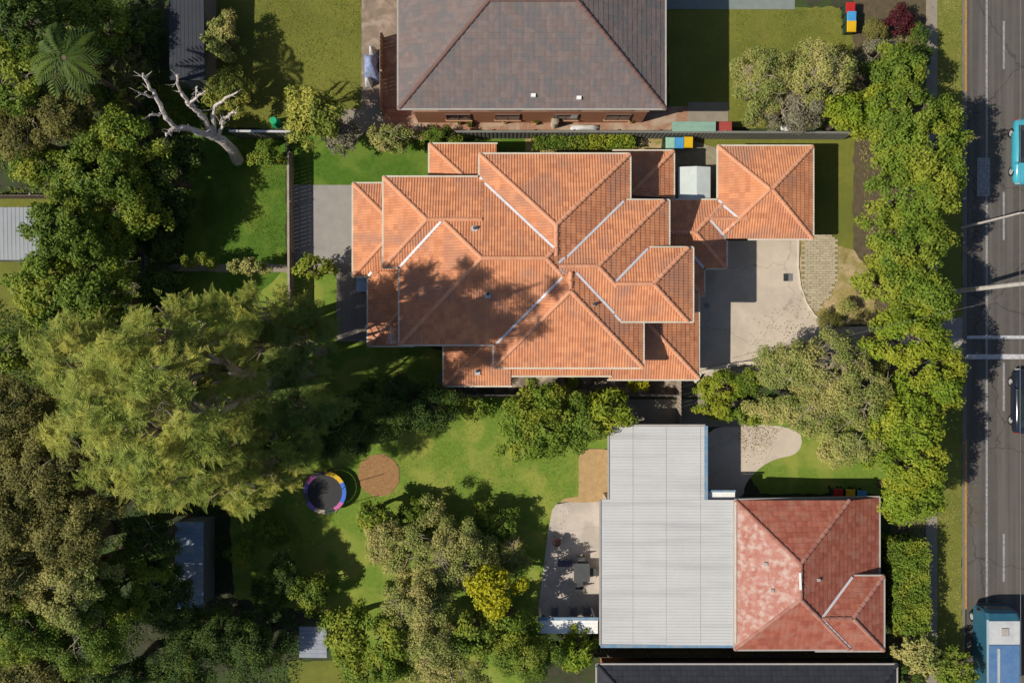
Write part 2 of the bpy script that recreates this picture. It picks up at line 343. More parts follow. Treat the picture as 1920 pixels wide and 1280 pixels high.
# street
sheet('footpath', [(1736, -400), (1757, -400), (1757, 1700), (1736, 1700)], .022, M_path, thick=.022)
kb = MB().box(W(1804, 0).x, W(1809, 0).x, -70, 70, -.1, .03); kb.put('kerb', M_gutr)['kind'] = 'structure'
for y0, y1 in ((-500, 172), (822, 1141), (1300, 1800)):
    q = MB().box(W(1808.7, 0).x, W(1812.6, 0).x, W(0, y1).y, W(0, y0).y, -.1, .036); q.put('yellow_kerb_line', M_yel)['kind'] = 'structure'
q = MB().box(W(1809, 0).x, W(1812.5, 0).x, W(0, 822).y, W(0, 172).y, -.1, .032); q.put('kerb', M_gutr)['kind'] = 'structure'
rd = MB().box(W(1812.6, 0).x, W(1812.6, 0).x + 13.4, -110, 110, -.1, .005).put('road', M_asph); rd['kind'] = 'structure'
x2 = W(1812.6, 0).x + 13.4
MB().box(x2, x2 + .25, -110, 110, -.1, .12).put('kerb', M_gutr)['kind'] = 'structure'
MB().box(x2 + .25, x2 + 3.5, -110, 110, -.1, .10).put('verge', M_grasst)['kind'] = 'structure'
def paint(x0, x1, y0, y1, m=M_line, z=.009, name='road_marking'):
    a = W(x0, y1); b = W(x1, y0)
    o = MB().box(a.x, b.x, a.y, b.y, z - .003, z).put(name, m); o['kind'] = 'structure'
paint(1848, 1852, -300, 1500)
paint(1811, 2080, 629, 635, M_linew, .013); paint(1811, 2080, 664, 673, M_linew, .013)
for y in range(-400, 1700, 320): paint(1880, 1884, y + 120, y + 210)
paint(1832, 1856, 296, 368, M_line, .013)
paint(1990, 1994, -300, 1500, M_linew)

# ------------------------------------------------------------------ roofs
def clip_poly(poly, a, b, c):                   # keep a*x+b*y+c >= 0
    out = []
    for i in range(len(poly)):
        p, q = poly[i], poly[(i + 1) % len(poly)]
        fp = a * p[0] + b * p[1] + c; fq = a * q[0] + b * q[1] + c
        if fp >= 0: out.append(p)
        if (fp >= 0) != (fq >= 0):
            t = fp / (fp - fq); out.append((p[0] + (q[0] - p[0]) * t, p[1] + (q[1] - p[1]) * t))
    return out
class Block:
    """A hipped block: clip rectangle and slope planes, all in photo pixels at eave height e."""
    def __init__(s, e, t, x0, x1, y0, y1, Wp=None, Ep=None, Np=None, Sp=None, hi=False, walls=True, inset=.5):
        k = kz(e); s.e = e; s.t = t; s.hi = hi; s.walls = walls; s.inset = inset
        s.x0 = (x0 - 960) * k; s.x1 = (x1 - 960) * k; s.y1 = (640 - y0) * k; s.y0 = (640 - y1) * k
        s.pl = {}                                # side -> (gx, gy, c): z = gx x + gy y + c
        if Wp is not None: w = (Wp - 960) * k; s.pl['W'] = (t, 0, e - t * w)
        if Ep is not None: w = (Ep - 960) * k; s.pl['E'] = (-t, 0, e + t * w)
        if Np is not None: w = (640 - Np) * k; s.pl['N'] = (0, -t, e + t * w)
        if Sp is not None: w = (640 - Sp) * k; s.pl['S'] = (0, t, e - t * w)
    def z(s, x, y):
        if not (s.x0 - 1e-6 <= x <= s.x1 + 1e-6 and s.y0 - 1e-6 <= y <= s.y1 + 1e-6): return -9
        return min(g[0] * x + g[1] * y + g[2] for g in s.pl.values())
    def face(s, k):
        P = [(s.x0, s.y0), (s.x1, s.y0), (s.x1, s.y1), (s.x0, s.y1)]; g = s.pl[k]
        for o, h in s.pl.items():
            if o != k: P = clip_poly(P, h[0] - g[0], h[1] - g[1], h[2] - g[2])
            if len(P) < 3: return []
        return P
def topz(blocks, x, y, skip=None):
    return max([b.z(x, y) for b in blocks if b is not skip] + [-9])
TW, TL = .335, .33
def tile_shape(style):
    """points (u, voff, zoff) + faces of one tile cell; u in 0..1, v in 0..1"""
    if style == 'roll':
        us = [0, .09, .2, .34, .5, .59, .7, .84, 1.0]; hs = [.0, .026, .031, .007, .0, .026, .031, .007, .0]
    else:
        us = [.004, .5, .996]; hs = [.0, .006, .0]
    V = []; F = []; n = len(us)
    for u, h in zip(us, hs): V.append((u, -.06, h + (.038 if style == 'roll' else .030)))
    for u, h in zip(us, hs): V.append((u, 1.0, h + .012))
    for u, h in zip(us, hs): V.append((u, -.06, h + .004))
    for i in range(n - 1): F.append((i, i + 1, n + i + 1, n + i))
    for i in range(n - 1): F.append((2 * n + i, 2 * n + i + 1, i + 1, i))
    if style != 'roll': F.append((0, n, 2 * n)); F.append((n - 1, 3 * n - 1, 2 * n - 1))
    return V, F
def cap_mesh(m, L=.42, r=.125):
    V = []; F = []; n = 7
    for x, rr, dz in ((-.02, r * 1.08, .02), (L * .93, r * .95, -.002), (L, r * .95, -.004)):
        for i in range(n):
            a = math.pi * i / (n - 1); V.append((x, math.cos(a) * rr, math.sin(a) * rr * .72 + dz))
    for j in range(2):
        for i in range(n - 1): F.append((j * n + i, (j + 1) * n + i, (j + 1) * n + i + 1, j * n + i + 1))
    F.append(tuple(range(n)))
    return mesh_np('ridge_cap', V, F, m, [0.0] * len(F), smooth=False)
SIDE = {'W': ((0, -1), (1, 0)), 'E': ((0, 1), (-1, 0)), 'N': ((-1, 0), (0, -1)), 'S': ((1, 0), (0, 1))}   # u dir, upslope dir
def roof(parent, blocks, m_tile, m_cap, style='roll', single=0, pick=None, caps=True, gut=M_gutter, valleys=True, side_mat=None, wallmat=M_wall, storeys=1):
    TV, TF = tile_shape(style); TVn = np.array(TV)
    base = {}
    tm = {}
    cand = []; bulk = MB()
    bulkV = []; bulkF = []; bulkA = []; bulkK = []; nv = 0
    under = MB(); caplines = []
    for bi, b in enumerate(blocks):
        th = math.atan(b.t); el = TL * math.cos(th)
        for k in b.pl:
            P = b.face(k)
            if len(P) < 3: continue
            g = b.pl[k]; U, Vd = SIDE[k]
            zf = lambda x, y: g[0] * x + g[1] * y + g[2]
            n = len(P)
            if sum(P[i][0] * P[(i + 1) % n][1] - P[(i + 1) % n][0] * P[i][1] for i in range(n)) < 0: P = P[::-1]
            under.add([(x, y, zf(x, y) - .02) for x, y in P] + [(x, y, zf(x, y) - .09) for x, y in P],
                      [tuple(range(n)), tuple(range(2 * n - 1, n - 1, -1))] + [(i, i + n, (i + 1) % n + n, (i + 1) % n) for i in range(n)])
            # hips and ridges
            for i in range(n):
                p, q = P[i], P[(i + 1) % n]
                for o, h in b.pl.items():
                    if o > k and all(abs(h[0] * r[0] + h[1] * r[1] + h[2] - zf(*r)) < 1e-4 for r in (p, q)):
                        caplines.append((b, Vector((*p, zf(*p))), Vector((*q, zf(*q)))))
            us = [p[0] * U[0] + p[1] * U[1] for p in P]; vs = [p[0] * Vd[0] + p[1] * Vd[1] for p in P]
            v0 = min(vs); nvv = int((max(vs) - v0) / el) + 2; iu0 = math.floor(min(us) / TW); iu1 = math.ceil(max(us) / TW)
            part = MB()
            for j in range(nvv):
                for i in range(iu0, iu1):
                    cs = [((i + a) * TW, v0 + (j + c) * el) for a, c in ((0, 0), (1, 0), (1, 1), (0, 1), (.5, .5))]
                    ws = [(U[0] * u + Vd[0] * v, U[1] * u + Vd[1] * v) for u, v in cs]
                    ins = []
                    for wx, wy in ws:
                        ok = True
                        for e_ in range(n):
                            ax, ay = P[e_]; bx, by = P[(e_ + 1) % n]
                            if (bx - ax) * (wy - ay) - (by - ay) * (wx - ax) < -1e-4: ok = False; break
                        ins.append(ok)
                    if not any(ins): continue
                    if all(topz(blocks, wx, wy, b) > zf(wx, wy) + .001 for wx, wy in ws): continue
                    if all(ins):
                        zc = zf(*ws[4]); 
                        cand.append((bi, k, ws[0], zc, all(topz(blocks, wx, wy, b) < zf(wx, wy) - .05 for wx, wy in ws)))
                    else:
                        V = [(U[0] * (cs[0][0] + u * TW) + Vd[0] * (cs[0][1] + v * el), U[1] * (cs[0][0] + u * TW) + Vd[1] * (cs[0][1] + v * el), zo) for u, v, zo in TV]
                        part.add([(x, y, zf(x, y) + zo) for x, y, zo in V], TF)
            if part.V:
                bm = bmesh.new(); lay = bm.faces.layers.float.new('v')
                vv = [bm.verts.new(v) for v in part.V]
                for f, a in zip(part.F, part.A):
                    try: bm.faces.new([vv[i] for i in f])[lay] = a
                    except ValueError: pass
                for e_ in range(n):
                    ax, ay = P[e_]; bx, by = P[(e_ + 1) % n]
                    iseave = abs(ax * Vd[0] + ay * Vd[1] - v0) < 1e-4 and abs(bx * Vd[0] + by * Vd[1] - v0) < 1e-4
                    off = .03 if iseave else 0
                    nx, ny = (by - ay), -(bx - ax); l = math.hypot(nx, ny)
                    if l < 1e-6: continue
                    nx /= l; ny /= l
                    bmesh.ops.bisect_plane(bm, geom=bm.verts[:] + bm.edges[:] + bm.faces[:], plane_co=(ax + nx * off, ay + ny * off, 0), plane_no=(nx, ny, 0), clear_outer=True)
                bm.verts.index_update()
                for f in bm.faces:
                    bulkF.append(tuple(v.index + nv for v in f.verts)); bulkA.append(f[lay]); bulkK.append((bi, k))
                bulkV.extend([tuple(v.co) for v in bm.verts]); nv += len(bm.verts); bm.free()
    singles = set()
    if single:
        ok = [i for i, c in enumerate(cand) if c[4] and (pick is None or pick(c[2], c[3]))]
        ok.sort(key=lambda i: -cand[i][3]); singles = set(ok[:single])
    meshes = {}
    for ci, (bi, k, w0, zc, _) in enumerate(cand):
        b = blocks[bi]; th = math.atan(b.t); el = TL * math.cos(th); U, Vd = SIDE[k]; g = b.pl[k]
        key = (k, round(b.t, 4))
        if key not in meshes:
            L = []
            for u, v, zo in TV:
                x = U[0] * u * TW + Vd[0] * v * el; y = U[1] * u * TW + Vd[1] * v * el
                L.append((x, y, g[0] * x + g[1] * y + zo))
            meshes[key] = (L, None)
        z0 = g[0] * w0[0] + g[1] * w0[1] + g[2]; jz = random.uniform(-.004, .006)
        if ci in singles:
            if meshes[key][1] is None: meshes[key] = (meshes[key][0], mesh_np('roof_tile', meshes[key][0], TF, m_tile, [0.0] * len(TF)))
            o = bpy.data.objects.new('roof_tile', meshes[key][1]); COL.objects.link(o); o.parent = parent
            o.location = Vector((w0[0], w0[1], z0 + jz)) - world_loc(parent)
        else:
            bulkV.extend([(x + w0[0], y + w0[1], z + z0 + jz) for x, y, z in meshes[key][0]])
            bulkF.extend([tuple(i + nv for i in f) for f in TF]); bulkA.extend([random.random()] * len(TF)); bulkK.extend([(bi, k)] * len(TF)); nv += len(TV)
    ro = put('roof_tiles', bulkV, bulkF, m_tile, parent, attr=bulkA, kind='stuff')
    if side_mat:
        ro.data.materials.append(side_mat[1]); ro.data.polygons.foreach_set('material_index', np.array([1 if q == side_mat[0] else 0 for q in bulkK], dtype=np.int32))
    under.put('roof_frame', M_under, parent)
    if caps:
        cm = cap_mesh(m_cap); wl = world_loc(parent)
        for b, p, q in caplines:
            L = (q - p).length
            if L < .3: continue
            if q.z < p.z: p, q = q, p
            d = (q - p).normalized(); k = int(L / .40)
            rot = d.to_track_quat('X', 'Z')
            for i in range(k):
                c = p + d * (i + .5) * L / k
                if topz(blocks, c.x, c.y, b) > c.z + .008: continue
                o = bpy.data.objects.new('ridge_cap', cm); COL.objects.link(o); o.parent = parent
                o.location = p + d * i * L / k + Vector((0, 0, .012)) - wl; o.rotation_mode = 'QUATERNION'; o.rotation_quaternion = rot
    # gutters along free eaves
    gm = MB()
    for b in blocks:
        edges = {'W': ((b.x0, b.y0), (b.x0, b.y1), (-1, 0)), 'E': ((b.x1, b.y0), (b.x1, b.y1), (1, 0)), 'S': ((b.x0, b.y0), (b.x1, b.y0), (0, -1)), 'N': ((b.x0, b.y1), (b.x1, b.y1), (0, 1))}
        for k, (p, q, nn) in edges.items():
            if k not in b.pl: continue
            L = math.hypot(q[0] - p[0], q[1] - p[1]); n = max(1, int(L / .35)); run = None
            for i in range(n + 1):
                if i < n:
                    c = (p[0] + (q[0] - p[0]) * (i + .5) / n, p[1] + (q[1] - p[1]) * (i + .5) / n)
                    z0 = b.z(*c); free = z0 > topz(blocks, c[0] + nn[0] * .05, c[1] + nn[1] * .05, b) + .02
                else: free = False
                if free and run is None: run = i
                if not free and run is not None:
                    a = (p[0] + (q[0] - p[0]) * run / n, p[1] + (q[1] - p[1]) * run / n); c2 = (p[0] + (q[0] - p[0]) * i / n, p[1] + (q[1] - p[1]) * i / n)
                    A = Vector((*a, b.z(*a) - .02)) + Vector((*nn, 0)) * .07; B = Vector((*c2, b.z(*c2) - .02)) + Vector((*nn, 0)) * .07
                    d = (B - A).normalized() * .06; gm.bar(A - d, B + d, .10, .10); run = None
    gm.put('gutter', gut, parent)
    # valley strips where two blocks meet
    if valleys:
        vm = MB()
        for i in range(len(blocks)):
            for j in range(i + 1, len(blocks)):
                A, B = blocks[i], blocks[j]
                for ka, ga in A.pl.items():
                    for kb2, gb in B.pl.items():
                        if (ka in 'WE') == (kb2 in 'WE'): continue
                        a, b_, c = ga[0] - gb[0], ga[1] - gb[1], ga[2] - gb[2]
                        P = A.face(ka)
                        for cut in ((1, 0, -B.x0), (-1, 0, B.x1), (0, 1, -B.y0), (0, -1, B.y1)):
                            if P: P = clip_poly(P, *cut)
                        if len(P) < 3: continue
                        xs = [p[0] for p in P]; run = []
                        N = 60
                        for s_ in range(N + 1):
                            x = min(xs) + (max(xs) - min(xs)) * s_ / N; y = -(a * x + c) / b_
                            z = ga[0] * x + ga[1] * y + ga[2]
                            if abs(A.z(x, y) - z) < .003 and abs(B.z(x, y) - z) < .003 and topz([bb for bb in blocks if bb is not A and bb is not B], x, y) < z + .02: run.append(Vector((x, y, z)))
                        if len(run) > 3:
                            v = run[-1] - run[0]
                            MB().bar(run[0] + Vector((0, 0, .075)), run[-1] + Vector((0, 0, .075)), .14, .04).put('valley_flashing', M_valley, parent)
    # walls and soffit
    wm = MB(); sm = MB()
    for i, b in enumerate(blocks):
        if not b.walls: continue
        d = b.inset + .004 * i
        zt = min(b.z(x, y) for x in (b.x0, b.x1) for y in (b.y0, b.y1)) - .10
        if zt < 1.2: zt = b.e - .4
        wm.box(b.x0 + d, b.x1 - d, b.y0 + d, b.y1 - d, 0, zt)
        sm.box(b.x0 + .01 + .003 * i, b.x1 - .01 - .003 * i, b.y0 + .01 + .003 * i, b.y1 - .01 - .003 * i, zt - .01 - .003 * i, zt + .02 - .003 * i)
    wm.put('wall', wallmat, parent); sm.put('soffit', M_soffit, parent)
def window(parent, c, n, w, h, fm=M_whitep):      # c centre on the wall face, n outward normal (xy)
    n = Vector((*n, 0)); u = Vector((-n.y, n.x, 0)); c = Vector(c)
    def slab(mb, uc, zc, uw, zh, d0, d1):
        p = [c + u * (uc + a * uw / 2) + Vector((0, 0, zc + b * zh / 2)) + n * d for d in (d0, d1) for a, b in ((-1, -1), (1, -1), (1, 1), (-1, 1))]
        mb.add(p, [(0, 3, 2, 1), (4, 5, 6, 7), (0, 1, 5, 4), (1, 2, 6, 5), (2, 3, 7, 6), (3, 0, 4, 7)])
    f = MB()
    slab(f, 0, h / 2 - .03, w, .06, 0, .06); slab(f, 0, -h / 2 + .03, w, .06, 0, .06)
    for a in (-1, 0, 1): slab(f, a * (w / 2 - .03), 0, .06, h - .12, 0, .055)
    fo = f.put('window', fm, parent)
    g2 = MB(); slab(g2, 0, 0, w - .1, h - .1, .004, .03); g2.put('pane', M_glass, fo)
    s2 = MB(); slab(s2, 0, -h / 2 - .05, w + .15, .08, 0, .12); s2.put('sill', M_bluebrick, fo)

# --- terracotta semi-detached house
e1, e2, T = 2.7, 5.25, .40
up = [
 Block(e2, T, 750, 1176, 335, 645, Wp=750, Ep=1176, Np=335, Sp=645),                 # long main block
 Block(e2, T, 720, 905, 333, 500, Wp=720, Np=333, Sp=500),                           # rear block of the upper unit
 Block(e2, T, 900, 1180, 290, 487, Wp=900, Ep=1180, Np=290),
 Block(e2, T, 1045, 1253, 377, 599, Ep=1253, Np=367, Sp=641),
 Block(e2, T, 1150, 1295, 467, 602, Ep=1326, Np=427, Sp=643),
 Block(e2, T, 927, 1205, 515, 688, Wp=930, Ep=1202, Sp=685),
]
lo = [
 Block(e1, T, 691, 775, 510, 647, Wp=691, Sp=647),
 Block(e1, T, 663, 760, 345, 517, Wp=663, Np=345, Sp=517),
 Block(e1, T, 833, 958, 630, 722, Wp=833, Sp=722),
 Block(e1, T, 950, 1145, 640, 703, Sp=719),
 Block(e1, T, 1140, 1308, 530, 710, Ep=1317, Sp=716),
 Block(e1, T, 806, 931, 271, 380, Wp=806, Np=271),
 Block(e1, T, 1150, 1262, 284, 372, Ep=1262, Np=284),
 Block(e1, T, 1347, 1523, 275, 447, Wp=1347, Ep=1523, Np=275, Sp=447),
 Block(e1, T, 1306, 1400, 378, 447, Np=378, Sp=447),
 Block(e1, T, 1200, 1361, 376, 502, Ep=1361, Np=376, Sp=502),
 Block(e1, T, 1200, 1319, 480, 553, Ep=1319, Np=440, Sp=553),
]
house = thing('semi_detached_house', W(1000, 500, 0), 'long semi-detached house under stepped orange terracotta tile roofs with zinc valleys, middle of the photo', 'house')
sel = lambda w, z: -4.2 < w[1] < 4.2 and w[0] > 0
roof(house, up + lo, M_tile, M_cap, 'roll', single=300, pick=sel, gut=M_gutter)
def wall_window(bl, i, side, f, z, w, h):
    b = bl[i]; d = b.inset + .004 * (i + (len(up) if bl is lo else 0)) - .002
    if side == 'S': window(house, (b.x0 + (b.x1 - b.x0) * f, b.y0 + d, z), (0, -1), w, h)
    if side == 'N': window(house, (b.x0 + (b.x1 - b.x0) * f, b.y1 - d, z), (0, 1), w, h)
    if side == 'E': window(house, (b.x1 - d, b.y0 + (b.y1 - b.y0) * f, z), (1, 0), w, h)
    if side == 'W': window(house, (b.x0 + d, b.y0 + (b.y1 - b.y0) * f, z), (-1, 0), w, h)
for bl, i, sd, f, z, w_, h_ in ((lo, 0, 'W', .5, 1.4, 1.8, 1.5), (lo, 2, 'W', .45, 1.4, 1.2, 1.2), (lo, 2, 'S', .5, 1.4, 1.4, 1.2), (lo, 3, 'S', .5, 1.4, 1.6, 1.2), (lo, 4, 'S', .4, 1.4, 1.6, 1.2), (lo, 4, 'E', .4, 1.4, 1.8, 1.4),
                              (lo, 1, 'W', .6, 1.4, 1.8, 1.5), (lo, 7, 'E', .5, 1.4, 1.6, 1.2), (lo, 7, 'N', .5, 1.4, 1.6, 1.2), (up, 5, 'E', .2, 4.55, .9, .5), (up, 0, 'S', .12, 1.5, 1.4, 1.2)):
    wall_window(bl, i, sd, f, z, w_, h_)
b = lo[7]; d = b.inset + .004 * (7 + len(up)); gd = MB()
for q in range(6): gd.box(b.x0 + 1.2, b.x1 - 1.2, b.y0 + d - .035, b.y0 + d - .002, .05 + q * .34, .37 + q * .34)
gd.put('garage_door', M_whitep, house)
def vent(px, py, blocks, s=.36, label=None):
    # ray through the pixel down to the roof
    z = 8.0
    while z > 1:
        w = W(px, py, z)
        if topz(blocks, w.x, w.y) >= z: break
        z -= .02
    w = W(px, py, z); zz = z + .05
    m = MB(); m.box(w.x - s / 2, w.x + s / 2, w.y - s / 2, w.y + s / 2, zz - .05, zz + .05); f = m.put('roof_vent', M_steel, house)
    c = MB(); c.cyl((w.x, w.y + s * .15), .09, .09, zz + .05, zz + .22, 12); c.cyl((w.x, w.y + s * .15), .06, .06, zz + .222, zz + .235, 12); c.put('cowl', M_dgrey, f)
    return w
for p in ((915, 553), (895, 697), (890, 430)): vent(*p, up + lo)
w = vent(1113, 571, up, .16)
# aerial on the west roof
w = W(742, 640, 4.3)
ant = thing('tv_aerial', (w.x, w.y, 3.4), 'spindly silver TV aerial standing on the south-west corner of the orange roof', 'aerial')
m = MB(); m.tube([(w.x, w.y, 3.4), (w.x, w.y, 6.2)], .022); m.put('mast', M_steel, ant)
m = MB(); m.tube([(w.x, w.y - .15, 6.2), (w.x - .03, w.y + .95, 6.25)], .018); bo = m.put('boom', M_steel, ant)
for i in range(10):
    yy = w.y - .1 + i * .1; l = .32 - .022 * i
    m = MB(); m.tube([(w.x - l, yy, 6.21), (w.x + l, yy, 6.21)], .010, 4); m.put('element', M_steel, bo)
# white awning in the little courtyard
aw = thing('courtyard_awning', W(1301, 344, 0), 'small white ridged awning in the courtyard between the orange roofs', 'awning')
zt = 2.3; a = W(1272, 374, zt); b = W(1332, 313, zt); xm = W(1305, 0, zt).x
m = MB(); m.add([(a.x, a.y, zt), (xm, a.y, zt + .22), (b.x, a.y, zt), (a.x, b.y, zt), (xm, b.y, zt + .22), (b.x, b.y, zt)], [(0, 1, 4, 3), (1, 2, 5, 4)])
m.add([(a.x, a.y, zt - .04), (xm, a.y, zt + .18), (b.x, a.y, zt - .04), (a.x, b.y, zt - .04), (xm, b.y, zt + .18), (b.x, b.y, zt - .04)], [(0, 3, 4, 1), (1, 4, 5, 2)])
m.put('awning_sheet', mat('awning_white', (.5, .54, .52), (.44, .48, .47), 2, .5), aw)
for x, y in ((a.x + .1, a.y + .1), (b.x - .1, a.y + .1), (a.x + .1, b.y - .1), (b.x - .1, b.y - .1)):
    m = MB(); m.box(x - .04, x + .04, y - .04, y + .04, 0, zt - .03); m.put('leg', M_whitep, aw)
# blue-grey lean-to by the back corner
lt = thing('lean_to_roof', W(679, 531, 0), 'small blue-grey lean-to roof against the back wall beside the timber deck', 'awning')
a = W(668, 547, 2.3); b = W(690, 516, 2.3)
MB().box(a.x, b.x + .3, a.y, b.y, 2.24, 2.30).put('sheet', M_bluetint, lt)
for x, y in ((a.x + .06, a.y + .06), (a.x + .06, b.y - .06)): MB().box(x - .03, x + .03, y - .03, y + .03, 0, 2.24).put('leg', M_dgrey, lt)
# timber deck
dk = thing('timber_deck', W(660, 570, 0), 'weathered grey timber deck dappled with leaf shade behind the orange roofed house', 'deck')
a = W(631, 640, .25); b = W(704, 500, .25)
bd = mesh_np('deck_board', MB().box(0, .125, 0, b.y - a.y, 0, .03).V, MB().box(0, 1, 0, 1, 0, 1).F, M_timber, [0.0] * 6)
x = a.x
while x < b.x:
    o = bpy.data.objects.new('deck_board', bd); COL.objects.link(o); o.parent = dk; o.location = Vector((x, a.y, .22 + random.uniform(-.003, .003))) - dk.location; x += .14
m = MB(); [m.box(a.x, b.x, yy, yy + .1, 0, .22) for yy in np.linspace(a.y + .05, b.y - .2, 6)]; m.put('joist', M_timber, dk)

# --- brown tiled house
e3 = 5.4
br = thing('brown_roofed_house', W(1000, 60, 0), 'two-storey brick house under a large weathered brown hipped roof at the top edge', 'house')
rb = [Block(e3, .45, 748, 1246, -140, 203, Wp=748, Ep=1246, Np=-140, Sp=203, inset=.55)]
roof(br, rb, M_brown, M_browncap, 'flat', gut=M_greyg, wallmat=M_brick)
bb = rb[0]; ys = bb.y0 + .55
for x in (-3.8, -.6, 3.2, 6.6):
    window(br, (x, ys, 3.9), (0, -1), 1.6, 1.2, M_browncap); window(br, (x + .3, ys, 1.5), (0, -1), 1.6, 1.3, M_browncap)
# brick wall courses proud of the south wall: string courses
m = MB(); m.box(bb.x0 + .5, bb.x1 - .5, ys - .05, ys - .002, 2.75, 2.9); m.put('string_course', M_bluebrick, br)
for x, y in ((1000, 178), (1086, 182)):
    w = W(x, y, e3 + .5); z = rb[0].z(w.x, w.y) + .04
    MB().box(w.x - .14, w.x + .14, w.y - .1, w.y + .1, z - .1, z + .12).put('roof_vent', M_whitep, br)

# --- red tiled house with white metal extension
e4 = 3.2
rh = thing('red_tiled_house', W(1500, 1080, 0), 'old house with mottled red tile roof joined to a wide white metal roof, lower right', 'house')
rr = [Block(e4, .42, 1379, 1660, 938, 1216, Wp=1379, Ep=1592, Np=938, Sp=1216),
      Block(e4 - .1, .42, 1530, 1656, 1080, 1218, Ep=1656, Np=1080, Sp=1218, walls=False)]
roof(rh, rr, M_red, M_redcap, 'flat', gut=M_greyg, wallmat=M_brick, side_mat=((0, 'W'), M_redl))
def metal_roof(parent, px0, px1, py0, py1, z, m, name='metal_roof', pitch=.02, ribs=.19, dirx=True, th=.06):
    a = W(px0, py1, z); b = W(px1, py0, z); V = []; F = []
    s0, s1 = (a.y, b.y) if dirx else (a.x, b.x)
    n = int((s1 - s0) / ribs); prof = []
    for i in range(n):
        s = s0 + (s1 - s0) * i / n; d = (s1 - s0) / n
        prof += [(s, 0), (s + d * .70, 0), (s + d * .76, .014), (s + d * .92, .014), (s + d * .98, 0)]
    prof.append((s1, 0)); k = len(prof)
    for s, h in prof:
        V += [(a.x, s, z + h), (b.x, s, z + h + pitch * (b.x - a.x))] if dirx else [(s, a.y, z + h), (s, b.y, z + h + pitch * (b.y - a.y))]
    for i in range(k - 1): F.append((2 * i, 2 * i + 1, 2 * i + 3, 2 * i + 2) if dirx else (2 * i, 2 * i + 2, 2 * i + 3, 2 * i + 1))
    n0 = len(V); x1z = pitch * (b.x - a.x) if dirx else 0; y1z = 0 if dirx else pitch * (b.y - a.y)
    V += [(a.x, a.y, z - th), (b.x, a.y, z - th + x1z), (b.x, b.y, z - th + x1z + y1z), (a.x, b.y, z - th + y1z)]
    F.append((n0 + 3, n0 + 2, n0 + 1, n0))
    return put(name, V, F, m, parent)
zr = 3.0
metal_roof(rh, 1126, 1379, 936, 1208, zr, M_white, pitch=.012)
metal_roof(rh, 1142, 1322, 799, 936.5, zr + .003, M_white, pitch=.012)
metal_roof(rh, 1326, 1378, 922, 934, 2.7, M_whitep, 'porch_roof', pitch=0, ribs=.1)
def beam(parent, p0, p1, z, m, w=.14, h=.16, name='gutter'):
    return MB().bar(W(*p0, z), W(*p1, z), w, h).put(name, m, parent)
for xx in (1186, 1248, 1312):
    p, q = W(xx, 801 if xx < 1320 else 938, zr), W(xx, 1206, zr); zz = .012 * (p.x - W(1126, 0, zr).x) + .018
    MB().bar(p + Vector((0, 0, zz)), q + Vector((0, 0, zz)), .025, .012).put('sheet_lap', M_white, rh)
beam(rh, (1323.5, 798), (1323.5, 937), zr + .02, M_blueg, .22, .14)
beam(rh, (1126, 1210), (1379, 1210), zr - .02, M_blueg, .20, .14)
beam(rh, (1142, 797), (1322, 797), zr, M_greyg, .12, .12); beam(rh, (1326, 920), (1379, 920), 2.74, M_blueg, .12, .12)
beam(rh, (1140.5, 800), (1140.5, 936), zr, M_greyg, .10, .12); beam(rh, (1125, 937), (1125, 1208), zr, M_greyg, .10, .12)
beam(rh, (1379, 940), (1379, 1205), zr + .26, M_gutter, .10, .12, 'flashing')
a = W(1130, 1204, zr); b = W(1374, 940, zr); c = W(1146, 945, zr); d = W(1317, 803, zr)
MB().box(a.x + .35, b.x, a.y + .35, b.y, 0, zr - .08).box(c.x + .35, d.x - .35, c.y, d.y - .35, 0, zr - .085).put('wall', M_wall, rh)
window(rh, (a.x + .35, W(0, 1010, 0).y, 1.4), (-1, 0), 1.8, 1.6); window(rh, (a.x + .35, W(0, 1110, 0).y, 1.2), (-1, 0), 2.2, 2.0)
window(rh, ((c.x + d.x) / 2, d.y - .35, 1.5), (0, 1), 1.4, 1.1); window(rh, (c.x + .35, W(0, 890, 0).y, 1.4), (-1, 0), 1.4, 1.2)
for px, py in ((1438, 1058), (1449, 1107), (1534, 1086)):
    w = W(px, py, 4.2); z = rr[0].z(w.x, w.y); MB().box(w.x - .09, w.x + .09, w.y - .09, w.y + .09, z, z + .16).put('roof_vent', M_greyg, rh)
m = MB(); p, q = W(1499, 1072, 4.75), W(1500, 1104, 4.75); m.bar(p + Vector((0, 0, .10)), q + Vector((0, 0, .10)), .13, .05); m.put('ridge_flashing', M_whitep, rh)
# pergola strip
pg = thing('white_pergola', W(1066, 1172, 0), 'narrow white awning with blue gutter at the foot of the pale patio', 'awning')
metal_roof(pg, 1010, 1121, 1162, 1187, 2.6, M_whitep, 'awning_sheet', pitch=0, ribs=.2)
beam(pg, (1008, 1159), (1122, 1159), 2.56, M_blueg, .2, .14)
for px, py in ((1014, 1183), (1066, 1183), (1116, 1183), (1014, 1164), (1116, 1164)):
    w = W(px, py, 2.6); MB().box(w.x - .05, w.x + .05, w.y - .05, w.y + .05, 0, 2.53).put('leg', M_whitep, pg)

# --- dark roofed house along the bottom edge
dh = thing('slate_roofed_house', W(1390, 1330, 0), 'dark slate-roofed house almost cut off by the bottom edge beyond the side fence', 'house')
roof(dh, [Block(3.0, .4, 1120, 1680, 1246, 1520, Wp=1120, Ep=1680, Np=1246, Sp=1520)], M_slate, M_slate, 'flat', gut=M_greyg, wallmat=M_brick, caps=True)

